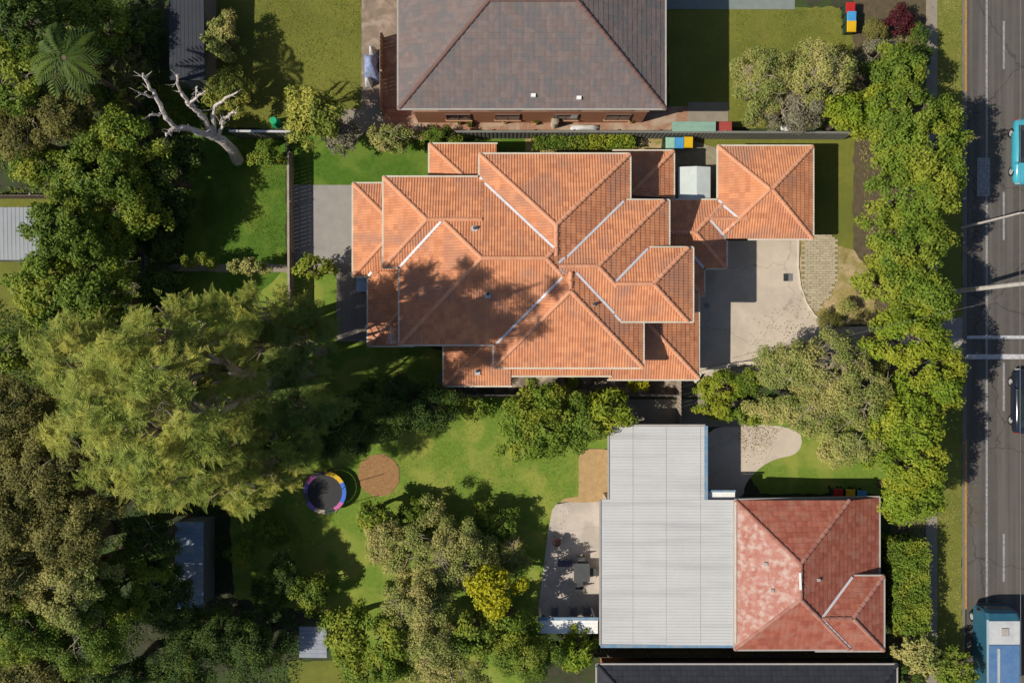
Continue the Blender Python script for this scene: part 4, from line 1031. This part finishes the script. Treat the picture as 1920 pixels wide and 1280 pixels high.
    if bare:
        for j in range(bare):
            m = MB()
            a = random.uniform(0, 6.28); r = random.uniform(0, .8); s = Vector((c.x + math.cos(a) * R[0] * r, c.y + math.sin(a) * R[1] * r, zc + rz * (.75 - .4 * r)))
            for b_ in range(4):
                q = s + Vector((random.uniform(-1, 1), random.uniform(-1, 1), random.uniform(.05, .5))) * .75
                m.tube([s, s.lerp(q, .5) + Vector((random.uniform(-.1, .1), random.uniform(-.1, .1), .05)), q], [.028, .018, .006], 4)
            m.put('twig', M_twig, t)
    return t
def shrub(px, py, h, r, leaf, label, kind='broad', ry=None, **k): return tree(px, py, h, r, ry or r, kind, leaf, label, name='shrub', cat='shrub', **k)

# tall feathery trees over the back garden
F_ = 'tall feathery trees over the back garden'
for px, py, h, rx, ry, lf, lb in (
  (340, 645, 22.0, 112, 95, L_feather, 'tall spiky topped feathery tree nearest the shaded back fence corner'),
  (290, 760, 23.5, 124, 108, L_feather, 'tallest feathery tree, in the middle of the sunlit left half of the cluster'),
  (385, 725, 24.5, 88, 115, L_feather, 'tall feathery tree on the sunlit edge facing the orange roof'),
  (345, 860, 17.0, 125, 78, L_feather, 'feathery tree spreading above the shade-blue shed'),
  (195, 680, 15.0, 85, 90, L_feather, 'feathery tree at the far left of the back garden cluster'),
  (210, 810, 14.0, 75, 80, L_feather, 'feathery tree bordering the dusty brown trees'),
  (500, 590, 9.5, 108, 55, L_feather, 'feathery tree lit at the top, beside the fence near the timber deck'),
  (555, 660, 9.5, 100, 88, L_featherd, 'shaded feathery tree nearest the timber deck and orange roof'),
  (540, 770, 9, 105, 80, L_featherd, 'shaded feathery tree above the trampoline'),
  (515, 855, 9.5, 76, 74, L_feather, 'feathery tree overhanging the left rim of the trampoline'),
  (450, 895, 10, 80, 56, L_feather, 'lowest lobe feathery tree between shed and trampoline')):
    tree(px, py, h, rx, ry, 'feather', lf, lb, name='jacaranda_tree', dens=.95, group=F_, vz=h * .34 if h > 16 else max(rx, ry) * kz(h * .72) * .72, bare=3, bark=M_twig)

# street trees on the right
S_ = 'leafy trees along the footpath'
for px, py, h, rx, ry, lf, lb in (
  (1700, 215, 6.5, 92, 55, L_mid, 'topmost full street tree beside the shaded footpath bend'),
  (1725, 285, 7.0, 96, 75, L_bright, 'large bright street tree opposite the teal car'),
  (1712, 375, 7.0, 94, 72, L_bright, 'bright street tree right of the dry front lawn'),
  (1700, 460, 7.0, 84, 66, L_bright, 'bright street tree above the brick oval corner'),
  (1672, 535, 6.5, 74, 70, L_bright, 'street tree touching the brick oval verge'),
  (1728, 560, 6.8, 58, 55, L_bright, 'street tree beside the base of the power pole'),
  (1700, 630, 6.8, 75, 62, L_lime, 'lime green street tree below the power pole'),
  (1740, 700, 7.0, 72, 78, L_lime, 'lime street tree opposite the dark navy car'),
  (1700, 790, 7.0, 68, 66, L_lime, 'lime street tree between the olive trees and the road'),
  (1706, 870, 7.0, 70, 58, L_lime, 'lime street tree above the end of the clipped hedge'),
  (1712, 930, 6.2, 58, 48, L_lime, 'lowest lime street tree, just above the clipped hedge'),
  (1645, 205, 5.2, 70, 50, L_lime, 'lime green tree left of the topmost street tree'),
  (1690, 130, 4.8, 62, 52, L_mid, 'mid green tree below the maroon bush')):
    tree(px, py, h, rx, ry, 'broad', lf, lb, name='street_tree', dens=.9, group=S_, vz=2.0)
tree(1535, 690, 6.2, 118, 68, 'small', L_olive, 'pale olive tree with bare twigs spreading over the driveway', name='olive_tree', dens=1.05, bare=46, vz=1.9)
tree(1600, 740, 6.0, 88, 70, 'small', L_olive, 'pale olive tree just below the one over the driveway', name='olive_tree', dens=.95, bare=20, vz=1.8)
tree(1500, 765, 5.4, 85, 42, 'small', L_olive, 'pale olive tree above the lower pale driveway', name='olive_tree', dens=.9, bare=14, vz=1.6)
tree(1600, 825, 5.4, 88, 48, 'small', L_olive, 'olive tree over the small front lawn of the red tiled house', name='olive_tree', dens=.9, bare=8, vz=1.6)
shrub(1355, 728, 2.6, 50, L_lime, 'rounded lime green bush at the corner of the driveway', ry=32, vz=1.1, lump=.15)
shrub(1345, 768, 2.4, 40, L_lime, 'lime green bush just below the rounded one at the driveway corner', ry=24, vz=1.0)
shrub(1405, 778, 2.4, 34, L_bright, 'bright green bush at the left end of the lower driveway', ry=22)
shrub(1400, 715, 2.6, 24, L_mid, 'dark green bush squeezed between the lime bush and the olive tree', ry=26)
shrub(1555, 600, 1.4, 24, L_brown, 'scrubby brownish bush at the tip of the brick oval', ry=14, kind='small')
shrub(1590, 575, 1.3, 20, L_olive, 'scrubby pale bush beside the tip of the brick oval', ry=14, kind='small')
# upper right garden
tree(1430, 150, 5.2, 58, 70, 'small', L_olive, 'yellowish olive tree at the left of the upper front lawn', name='olive_tree', dens=.85, bare=12, vz=1.6)
tree(1485, 200, 4.6, 62, 42, 'small', L_grey, 'greyish tree above the crumpled grey tarpaulin', name='grey_tree', dens=.8, bare=22, vz=1.5)
tree(1535, 140, 5.6, 62, 62, 'small', L_olive, 'open twiggy tree in the middle of the upper front lawn', name='olive_tree', dens=.75, bare=26, vz=1.7)
tree(1590, 215, 4.8, 48, 34, 'broad', L_lime, 'lime green tree beside the boundary fence end', name='tree', dens=.9)
shrub(1650, 110, 2.2, 40, L_grey, 'dry greyish bush left of the street below the bins', kind='small', bare=6)
shrub(1690, 36, 2.0, 24, L_maroon, 'maroon leaved bush near the top right', ry=30)
shrub(1640, 60, 1.8, 22, L_brown, 'brownish low bush right of the coloured bins', kind='small')
shrub(1725, 90, 2.2, 20, L_dark, 'dark narrow bush by the top of the footpath', ry=50)
# hedges
def hedge(px0, px1, py0, py1, h, leaf, label, n=None, wob=.10):
    a = W(px0, py1, h); b = W(px1, py0, h); t = thing('hedge', ((a.x + b.x) / 2, (a.y + b.y) / 2, 0), label, 'hedge')
    w, d = b.x - a.x, b.y - a.y; A = w * d; ntop = int(A * 420); nside = int((w + d) * 2 * h * 90)
    x = rng.uniform(a.x, b.x, ntop); y = rng.uniform(a.y, b.y, ntop)
    wav = .10 * np.sin(y * 2.1) + .08 * np.sin(x * 3 + y * 1.3) + .07 * np.sin(y * 5.3 + x * 4)
    C1 = np.stack([x + .08 * np.sin(y * 4), y, h - .08 + wav + rng.normal(size=ntop) * wob], 1); N1 = np.tile([0, 0, 1.0], (ntop, 1))
    s = rng.uniform(0, 2 * (w + d), nside); z = rng.uniform(.05, h, nside); C2 = np.zeros((nside, 3)); N2 = np.zeros((nside, 3))
    for i, q in enumerate(s):
        if q < w: C2[i] = (a.x + q, a.y, z[i]); N2[i] = (0, -1, 0)
        elif q < w + d: C2[i] = (b.x, a.y + q - w, z[i]); N2[i] = (1, 0, 0)
        elif q < 2 * w + d: C2[i] = (b.x - (q - w - d), b.y, z[i]); N2[i] = (0, 1, 0)
        else: C2[i] = (a.x, b.y - (q - 2 * w - d), z[i]); N2[i] = (-1, 0, 0)
    C2 += rng.normal(size=C2.shape) * (wob * .8); C = np.concatenate([C1, C2]); N = unit(np.concatenate([N1, N2]) + rng.normal(size=C.shape) * .55)
    n = len(C); D = unit(rng.normal(size=(n, 3))); D = unit(D - N * (D * N).sum(1)[:, None]); l = rng.uniform(.1, .19, n)
    V, F = kites(C, D, N, l, l * .55); put('foliage', V, F, leaf, t, attr=np.repeat(rng.random(n), 2)); LEAFN[0] += len(F)
    MB().box(a.x + .15, b.x - .15, a.y + .15, b.y - .15, 0, h - .35).put('stems', mat('hedge_inner' + str(len(MATS)), (.03, .045, .012), None, 4), t)
hedge(1676, 1744, 1016, 1190, 2.4, L_bright, 'tall clipped bright green hedge right of the red tiled roof')
hedge(1104, 1188, 251, 276, 1.1, L_lime, 'low lime green hedge below the brick path of the brown roofed house')
hedge(1000, 1100, 252, 278, .9, L_mid, 'low mid green hedge left of the lime green one')
# top left mass
G1 = 'dense trees of the upper left corner'
for px, py, h, rx, ry, kd, lf, lb in (
  (50, 40, 9, 95, 62, 'broad', L_dark, 'dark tree in the extreme upper left corner'),
  (165, 50, 9, 85, 70, 'broad', L_mid, 'mid green tree at the top, second from the upper left corner'),
  (45, 150, 8.5, 78, 70, 'broad', L_mid, 'mid green tree at the left edge below the corner tree'),
  (225, 130, 5.5, 58, 74, 'small', L_brown, 'dusty thin tree left of the dark garage with bare twigs'),
  (110, 215, 7, 72, 60, 'small', L_brown, 'brownish tree above the left edge shrubs'),
  (190, 205, 6.5, 55, 50, 'broad', L_mid, 'mid green tree left of the dead tree branches'),
  (35, 250, 6.5, 62, 50, 'small', L_brown, 'dusty dark tree at the left edge above the low fence'),
  (265, 60, 4.5, 42, 70, 'broad', L_dark, 'dark narrow tree beside the dark garage')):
    tree(px, py, h * (.62 if px > 140 else 1), rx, ry, kd, lf, lb, dens=.9, group=G1, bare=4)
G2 = 'green trees between grey shed and dead tree'
for px, py, h, rx, ry, kd, lf, lb in (
  (240, 265, 6, 62, 55, 'broad', L_bright, 'bright tree at the foot of the dead tree'),
  (75, 315, 4.5, 62, 34, 'broad', L_bright, 'bright low tree just above the weathered low fence'),
  (190, 330, 6.6, 75, 62, 'broad', L_mid, 'leafy tree up and right of the grey shed'),
  (245, 390, 5.2, 66, 68, 'broad', L_bright, 'bright tree whose shadow falls on the back lawn'),
  (130, 430, 7, 68, 72, 'broad', L_mid, 'tree overlapping the right end of the grey shed'),
  (185, 470, 5.2, 80, 64, 'broad', L_bright, 'bright tree right of the grey shed end'),
  (95, 540, 6.5, 62, 72, 'broad', L_bright, 'bright tree below the grey shed'),
  (180, 560, 7, 72, 55, 'broad', L_mid, 'mid green tree left of the back garden feathery trees'),
  (150, 610, 6, 60, 42, 'broad', L_dark, 'dark tree in the shade left of the feathery trees')):
    tree(px, py, h * 1.1, rx, ry, kd, lf, lb, dens=1.0, group=G2)
G3 = 'dusty trees of the lower left corner'
for px, py, h, rx, ry, kd, lf, lb in (
  (30, 660, 5, 55, 42, 'broad', L_mid, 'mid green tree at the left edge level with the feathery trees'),
  (70, 760, 8, 78, 70, 'small', L_brown, 'dusty brown tree at the left edge, highest of its cluster'),
  (40, 860, 8.5, 80, 72, 'small', L_brown, 'dusty brown tree at the left edge, second of its cluster'),
  (135, 870, 9, 82, 75, 'small', L_brown, 'large dusty tree below the feathery cluster'),
  (60, 960, 9, 85, 70, 'small', L_brown, 'dusty brown tree in the middle of the lower left'),
  (170, 970, 9, 82, 72, 'small', L_brown, 'dusty brown tree left of the dark shed yard'),
  (50, 1060, 8.5, 80, 72, 'small', L_brown, 'dusty tree low at the left edge'),
  (160, 1080, 8, 82, 70, 'small', L_olive, 'greener dusty tree below the dark gap'),
  (255, 1090, 7.5, 78, 75, 'small', L_mid, 'small leaved green tree left of the shade-blue shed'),
  (320, 1120, 6.5, 55, 60, 'small', L_dark, 'dark tree overhanging the shade-blue shed'),
  (290, 1010, 7, 50, 55, 'small', L_dark, 'dark tree at the upper left of the shade-blue shed'),
  (60, 1160, 8, 88, 72, 'small', L_mid, 'green tree near the lower left corner'),
  (180, 1180, 7.5, 88, 66, 'small', L_mid, 'green tree right of the lower left corner'),
  (80, 1255, 7, 95, 50, 'small', L_brown, 'dusty tree in the extreme lower left corner'),
  (230, 1262, 6, 80, 36, 'small', L_dark, 'dark tree on the bottom edge at the left')):
    tree(px, py, h * (1.5 if px < 200 else 1.12), rx, ry, kd, lf, lb, dens=.85, group=G3, bare=4)
for px, py, h, r_, lb in ((315, 330, 4.5, 48, 'dark tree added to deepen the shade between the bright trees and the back lawn'), (330, 400, 3, 40, 'dark tree added to deepen the shade left of the sunlit back lawn'),
     (300, 455, 3, 44, 'dark tree added to deepen the shade above the back fence corner'), (355, 290, 3.5, 36, 'dark bush added to deepen the shade under the dead tree'), (300, 540, 4, 42, 'dark tree added to deepen the shade beside the spiky feathery tops')):
    tree(px, py, h, r_, r_, 'broad', L_dark, lb, dens=.85)  # added dark trees, to blacken the shaded ground beside the back lawn
# shaded shrubs on the dark lawn
for i, (px, py, h, r, lf, lb) in enumerate((
  (470, 960, 2.5, 32, L_mid, 'green shrub in shade just right of the shade-blue shed'), (455, 1040, 2.2, 26, L_bright, 'bright shrub on the dark lawn below the first one'),
  (510, 1000, 1.6, 30, L_mid, 'shaded shrub on the dark lawn left of the big olive tree'), (580, 1110, 2.6, 40, L_mid, 'shaded shrub above the small grey shed'),
  (500, 1120, 2.2, 36, L_dark, 'dark shrub in the deepest shade of the lower garden'))):
    shrub(px, py, h, r, lf, lb)
for px, py, h, r, lb in ((405, 1180, 5.5, 52, 'dark tree added to deepen the shade below the shade-blue shed'), (480, 1215, 5, 55, 'dark tree added to deepen the shade left of the small grey shed'), (345, 1235, 6, 60, 'dark tree added to deepen the shade near the bottom edge'), (530, 1075, 3.5, 36, 'dark bushy tree added to deepen the shade above the small grey shed')):
    tree(px, py, h, r, r, 'small', L_dark, lb, dens=.8)  # extra dark trees put in as shade casters over the lower yard
# lower middle garden
G4 = 'mixed trees of the lower middle garden'
for px, py, h, rx, ry, kd, lf, lb, br_ in (
  (830, 1045, 4.4, 112, 92, 'small', L_olive, 'large open olive grey tree in the middle of the lower garden', 34),
  (725, 1010, 3.8, 52, 52, 'small', L_olive, 'olive green tree left of the large open one', 8),
  (780, 975, 2.6, 48, 36, 'broad', L_mid, 'small green tree at the top left of the large open one', 0),
  (930, 985, 2.3, 48, 40, 'broad', L_mid, 'dull green tree at the upper right of the large open one', 0),
  (960, 1040, 2.4, 34, 34, 'small', L_olive, 'small olive tree beside the shaded lawn edge', 4),
  (700, 965, 3.6, 34, 28, 'broad', L_bright, 'small bright tree just below the trampoline lawn', 0),
  (925, 1106, 5.4, 50, 48, 'broad', L_yellow, 'vivid yellow green tree left of the pale patio', 0),
  (780, 1130, 6.0, 62, 50, 'small', L_olive, 'olive tree below the large open one', 8),
  (655, 1180, 5.0, 46, 52, 'broad', L_bright, 'bright tree right of the small grey shed', 0),
  (730, 1190, 5.5, 55, 50, 'broad', L_bright, 'bright tree second right of the small grey shed', 0),
  (810, 1210, 5.5, 62, 50, 'small', L_olive, 'olive tree near the bottom edge, centre left', 6),
  (890, 1190, 5.0, 55, 42, 'broad', L_mid, 'green tree under the vivid yellow one', 0),
  (960, 1180, 4.6, 45, 38, 'broad', L_bright, 'bright tree left of the white awning', 0),
  (985, 1235, 5.5, 68, 48, 'small', L_mid, 'dense green tree at the bottom edge below the white awning', 0),
  (700, 1250, 5.0, 70, 34, 'broad', L_bright, 'bright tree on the bottom edge, lower garden', 0),
  (850, 1262, 5.0, 80, 28, 'small', L_olive, 'olive tree on the bottom edge below the others', 4),
  (1085, 1218, 3.6, 34, 50, 'palm', L_lime, 'lime green palm like plant below the end of the white awning', 0)):
    tree(px, py, h, rx, ry, kd, lf, lb, dens=.85, group=G4, bare=br_)
# north side of the lower lawn
G5 = 'trees above the lower lawn'
for px, py, h, rx, ry, kd, lf, lb in (
  (1010, 805, 4.6, 84, 66, 'broad', L_bright, 'bright rounded tree on the lower lawn left of the white roof'),
  (1095, 790, 4.2, 46, 48, 'broad', L_mid, 'darker tree between the rounded one and the white roof corner'),
  (1150, 772, 4.2, 44, 42, 'palm', L_lime, 'long leaved lime plant hanging over the white roof corner'),
  (720, 775, 5.2, 74, 48, 'small', L_dark, 'dark tree above the mulch circle'),
  (800, 765, 4.6, 66, 44, 'small', L_dark, 'dark small leaved tree right of the one over the mulch circle'),
  (650, 810, 5.2, 48, 48, 'small', L_dark, 'dark tree at the top of the trampoline'),
  (735, 728, 4.5, 62, 22, 'small', L_dark, 'dark small leaved tree on the back lawn of the orange roofed house'),
  (895, 765, 2.8, 40, 20, 'broad', L_bright, 'low bright plant at the top of the lower lawn'),
  (1020, 735, 3.8, 52, 20, 'broad', L_bright, 'bright bush in the side passage below the orange roof')):
    tree(px, py, h, rx, ry, kd, lf, lb, dens=.95, group=G5)
shrub(1198, 720, 1.8, 18, L_yellow, 'vivid yellow bush in the side passage below the orange roof', ry=11)
shrub(1074, 716, 1.8, 9, L_lime, 'tiny lime bush against the orange eave in the side passage', ry=10)
shrub(1125, 737, 1.8, 9, L_bright, 'tiny bright bush in the side passage, the left of two')
shrub(1160, 742, 1.8, 14, L_bright, 'tiny bright bush in the side passage, the right of two', ry=8)
# upper left lawn plants
G6 = 'shrubs around the upper left lawn'
for px, py, h, rx, ry, kd, lf, lb, br_ in (
  (585, 215, 5.0, 56, 58, 'broad', L_feather, 'yellow green tree at the foot of the upper lawn', 0),
  (640, 255, 3.2, 38, 34, 'small', L_grey, 'bare greyish shrub with pale twigs above the lush strip', 18),
  (735, 258, 3.2, 52, 26, 'small', L_olive, 'olive shrub against the boundary fence left of the orange roof', 6),
  (820, 255, 2.6, 40, 16, 'small', L_mid, 'low green shrub along the boundary fence above the orange roof', 0),
  (415, 70, 3.0, 36, 48, 'broad', L_olive, 'olive shrub at the top left edge of the upper lawn', 0),
  (425, 170, 3.0, 48, 42, 'broad', L_feather, 'pale green shrub at the left edge of the upper lawn', 0),
  (500, 290, 2.4, 30, 24, 'broad', L_bright, 'bright shrub at the top of the back lawn fence', 0),
  (590, 500, 3.2, 42, 22, 'broad', L_bright, 'bright small tree over the fence corner by the timber deck', 0),
  (470, 500, 2.8, 44, 14, 'broad', L_olive, 'low pale shrub row at the garden path behind the feathery trees', 0),
  (370, 488, 2.6, 44, 12, 'broad', L_mid, 'low green shrub beside the shaded back fence', 0)):
    tree(px, py, h, rx, ry, kd, lf, lb, name='shrub', cat='shrub', dens=.85, group=G6, bare=br_)
# bottom right
for px, py, h, rx, ry, kd, lf, lb in (
  (1725, 1225, 3.6, 46, 38, 'broad', L_olive, 'olive green bush below the clipped hedge'),
  (1790, 1255, 3.6, 48, 34, 'broad', L_mid, 'green bush beside the truck at the bottom edge'),
  (1700, 1268, 3.0, 40, 22, 'broad', L_dark, 'dark bush at the bottom edge right of the slate roof')):
    tree(px, py, h, rx, ry, kd, lf, lb, name='shrub', cat='shrub', dens=.85)
# palm whose shadow falls on the upper lawn
def palm(px, py, h, L, nf, leaf, label):
    c = W(px, py, h); t = thing('palm_tree', (c.x, c.y, 0), label, 'palm')
    m = MB(); m.tube([(c.x, c.y, 0), (c.x + .1, c.y, h * .5), (c.x, c.y, h)], [.2, .15, .14], 10); m.put('trunk', M_bark, t)
    for k in range(nf):
        a = 2 * math.pi * k / nf + random.uniform(-.15, .15); up = random.uniform(.15, .6); d = Vector((math.cos(a), math.sin(a), 0)); pts = []
        for i in range(13):
            s = i / 12; pts.append(Vector((c.x, c.y, h)) + d * L * s * (1 - .12 * s) + Vector((0, 0, L * (up * s - .75 * s * s))))
        P = np.array([p[:] for p in pts for _ in (0, 1)]); sg = np.tile([-1.0, 1.0], 13)[:, None]; s = np.repeat(np.arange(13) / 12, 2)[:, None]
        P = np.concatenate([P, P + np.array([d.x, d.y, 0]) * L / 24]); sg = np.concatenate([sg, sg]); s = np.concatenate([s, s])
        side = np.array([[-d.y, d.x, 0.0]]); D = unit(side * sg + np.array([[d.x, d.y, -.35]]) * (.5 + s * .8)); ll = (.75 * np.sin(np.pi * (.12 + .8 * s[:, 0])))
        V, F = kites(P + D * (ll * .5)[:, None], D, np.tile([0, 0, 1.0], (len(P), 1)), ll, np.full(len(P), .09)); put('frond', V, F, leaf, t, attr=np.repeat(rng.random(len(P)), 2))
palm(120, 108, 9.5, 2.3, 13, L_dark, 'palm with arching fronds rising among the upper left trees')
# bleached dead tree
dt = W(452, 305, 0); dead = thing('dead_tree', dt, 'bleached leafless dead tree with forked bare branches leaning left of the upper lawn', 'tree')
def D3(px, py, z): return W(px, py, z)
m = MB(); m.tube([W(446, 300, 0), W(436, 282, 1.6), W(418, 264, 3.0), W(402, 256, 3.6)], [.42, .34, .30, .26], 10); m.put('trunk', M_dead, dead)
for pts, rad in (
   ([(402, 256, 3.6), (378, 248, 4.6), (340, 238, 5.8), (318, 245, 6.2)], [.24, .2, .16, .12]),
   ([(330, 240, 6), (306, 215, 7), (292, 180, 8), (272, 150, 9), (268, 138, 9.4)], [.15, .14, .13, .09, .05]),
   ([(287, 182, 8), (272, 178, 8.6), (260, 174, 9)], [.08, .06, .03]),
   ([(400, 256, 3.6), (384, 225, 5), (366, 205, 6), (350, 190, 6.8)], [.22, .18, .16, .13]),
   ([(352, 192, 6.8), (338, 170, 7.6), (332, 140, 8.4)], [.12, .09, .05]),
   ([(352, 196, 6.6), (372, 178, 7.2), (386, 170, 7.6)], [.10, .07, .04]), ([(368, 182, 7.2), (370, 162, 7.8)], [.06, .04]),
   ([(404, 250, 3.8), (398, 222, 4.8), (405, 198, 5.6), (425, 182, 6.2), (446, 172, 6.6)], [.17, .13, .10, .08, .04]),
   ([(412, 250, 3.8), (420, 222, 4.6), (436, 212, 5), (444, 210, 5.2)], [.14, .11, .07, .04]), ([(420, 222, 4.6), (412, 232, 5)], [.07, .04]),
   ([(318, 245, 6.2), (312, 256, 6.4)], [.10, .06]), ([(300, 214, 7), (280, 216, 7.5)], [.08, .04])):
    Q = []; RR = []
    P3 = [D3(*p) for p in pts]
    for i in range(len(P3) - 1):                      # knobbly, slightly crooked limbs
        for j in range(4):
            f = j / 4; q = P3[i].lerp(P3[i + 1], f); a_ = .07 if (i or j) else 0
            Q.append(q + Vector((random.uniform(-a_, a_), random.uniform(-a_, a_), random.uniform(-a_, a_)))); RR.append((rad[i] * (1 - f) + rad[i + 1] * f) * random.uniform(.82, 1.2))
    Q.append(P3[-1]); RR.append(rad[-1]); m = MB(); m.tube(Q, RR, 8); lo_ = m.put('limb', M_dead, dead)
    for j in range(6):
        i = random.randint(len(Q) // 3, len(Q) - 1); s0 = Q[i]; v = Vector((random.uniform(-1, 1), random.uniform(-1, 1), random.uniform(0, .8))) * random.uniform(.25, .7)
        m = MB(); m.tube([s0, s0 + v * .5 + Vector((random.uniform(-.08, .08), random.uniform(-.08, .08), 0)), s0 + v], [RR[i] * .35, RR[i] * .22, .01], 5); m.put('twig', M_dead, lo_)
# grass tufts on the sunlit lawns
def tufts(polys, n, leaf, name):
    Cs = []
    for poly in polys:
        pp = pxpoly(poly); xs = [p[0] for p in pp]; ys = [p[1] for p in pp]; k = 0
        while k < n // len(polys):
            x, y = random.uniform(min(xs), max(xs)), random.uniform(min(ys), max(ys))
            if inside((x, y), pp) and noise.noise(Vector((x * .5, y * .5, 3))) > random.uniform(-.6, .5): Cs.append((x, y, .03))
            k += 1
    C = np.array(Cs); m = len(C); D = unit(rng.normal(size=(m, 3)) * np.array([1, 1, .3]) + np.array([0, 0, .6])); N = unit(rng.normal(size=(m, 3)))
    l = rng.uniform(.05, .12, m); V, F = kites(C, D, N, l, l * .3); V[:, 2] = np.maximum(V[:, 2], .013)
    o = put(name, V, F, leaf, attr=np.repeat(rng.random(m), 2)); o['kind'] = 'stuff'
tufts([[(400, 0), (675, 0), (675, 200), (400, 240)], [(680, 770), (1080, 770), (1080, 930), (1010, 1150), (680, 1000)], [(1380, 20), (1580, 20), (1600, 240), (1380, 240)], [(400, 260), (536, 265), (536, 480), (360, 480)]], 70000, L_mid, 'grass_tufts')
tufts([[(1540, 600), (1520, 585), (1570, 480), (1600, 470), (1640, 520), (1640, 595)], [(1760, 0), (1802, 0), (1802, 170), (1760, 170)], [(1760, 900), (1802, 900), (1802, 1280), (1760, 1280)]], 26000, L_olive, 'dry_grass_tufts')
# fallen leaves and pots
def litter(polys, n, m, name, z=.05, l=.09):
    Cs = []
    while len(Cs) < n:
        pp = random.choice(polys); P = pxpoly(pp); xs = [p[0] for p in P]; ys = [p[1] for p in P]; x, y = random.uniform(min(xs), max(xs)), random.uniform(min(ys), max(ys))
        if inside((x, y), P) and noise.noise(Vector((x * .4, y * .4, 9))) > random.uniform(-.5, .4): Cs.append((x, y, z))
    C = np.array(Cs); D = unit(rng.normal(size=(n, 3)) * np.array([1, 1, .1])); N = unit(np.array([0, 0, 1]) + rng.normal(size=(n, 3)) * .25)
    ll = rng.uniform(.6, 1.3, n) * l; V, F = kites(C, D, N, ll, ll * .55); o = put(name, V, F, m, attr=np.repeat(rng.random(n), 2)); o['kind'] = 'stuff'
L_fall = leafmat('fallen_leaf', (.25, .16, .05), (.14, .08, .03), (.35, .27, .08))
litter([[(400, 0), (675, 0), (675, 200), (400, 240)], [(680, 770), (1080, 770), (1080, 930), (1010, 1150), (680, 1000)], [(1380, 20), (1580, 20), (1600, 240), (1380, 240)]], 2200, L_fall, 'fallen_leaves')
litter([[(1400, 600), (1500, 560), (1640, 610), (1640, 660), (1400, 690)], [(1500, 440), (1600, 470), (1640, 600), (1580, 612), (1500, 530)], [(1738, 0), (1804, 0), (1804, 1280), (1738, 1280)], [(1380, 800), (1470, 800), (1400, 900)]], 1700, L_fall, 'fallen_leaves', .07, .08)
litter([[(1809, 180), (1850, 180), (1850, 620), (1809, 620)], [(1809, 700), (1835, 700), (1835, 980), (1809, 980)]], 500, L_fall, 'fallen_leaves', .05, .08)
for px, py, rr_, lb in ((860, 228, .2, 'terracotta pot on the brick path, leftmost of the row below the brown roof'), (880, 233, .16, 'small terracotta pot beside the leftmost one on the brick path'), (946, 226, .2, 'terracotta pot on the brick path left of the round pale tank'),
                         (1182, 226, .18, 'terracotta pot on the brick path right of the long pale tarpaulin'), (1003, 228, .22, 'terracotta pot nearest the round pale tank')):
    w = W(px, py, .4); t = thing('plant_pot', (w.x, w.y, 0), lb, 'pot'); MB().cyl((w.x, w.y), rr_ * .7, rr_, 0, .38, 12).put('pot', M_cap, t)
    n = 120; q = unit(rng.normal(size=(n, 3))); C = np.array([w.x, w.y, .5]) + q * rng.uniform(.05, rr_ * 1.2, n)[:, None]; V, F = kites(C, unit(q + np.array([0, 0, .3])), unit(rng.normal(size=(n, 3))), np.full(n, .12), np.full(n, .06)); V[:, 2] = np.maximum(V[:, 2], .39)
    put('leaves', V, F, L_mid, t, attr=np.repeat(rng.random(n), 2))
def under(polys, n, m, name, l=.16):
    Cs = []
    while len(Cs) < n:
        pp = random.choice(polys); xs = [p[0] for p in pp]; ys = [p[1] for p in pp]; x, y = random.uniform(min(xs), max(xs)), random.uniform(min(ys), max(ys))
        if inside((x, y), pp):
            w = W(x, y); q = noise.noise(Vector((w.x * .6, w.y * .6, 4)))
            if q > random.uniform(-.5, .2): Cs.append((w.x, w.y, random.uniform(.05, .15 + max(0, q) * .9)))
    C = np.array(Cs); D = unit(rng.normal(size=(n, 3)) * np.array([1, 1, .4])); N = unit(np.array([0, 0, .8]) + rng.normal(size=(n, 3)) * .5)
    ll = rng.uniform(.6, 1.3, n) * l; V, F = kites(C, D, N, ll, ll * .5); V[:, 2] = np.maximum(V[:, 2], .02); o = put(name, V, F, m, attr=np.repeat(rng.random(n), 2)); o['kind'] = 'stuff'
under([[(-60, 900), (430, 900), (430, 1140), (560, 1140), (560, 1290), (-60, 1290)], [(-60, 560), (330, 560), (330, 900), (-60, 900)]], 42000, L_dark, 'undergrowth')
under([[(-60, -40), (300, -40), (300, 380), (-60, 366)], [(90, 300), (360, 250), (330, 640), (120, 600)], [(300, 160), (390, 160), (390, 250), (300, 250)]], 34000, L_mid, 'undergrowth')
under([[(1605, 240), (1735, 240), (1735, 600), (1640, 600)], [(1650, 60), (1735, 60), (1735, 240), (1650, 240)], [(1670, 940), (1735, 940), (1735, 1290), (1670, 1290)]], 9000, L_olive, 'undergrowth', .1)
print('leaf tris', LEAFN[0], 'tris', sum(len(o.data.polygons) for o in bpy.data.objects if o.type == 'MESH'))
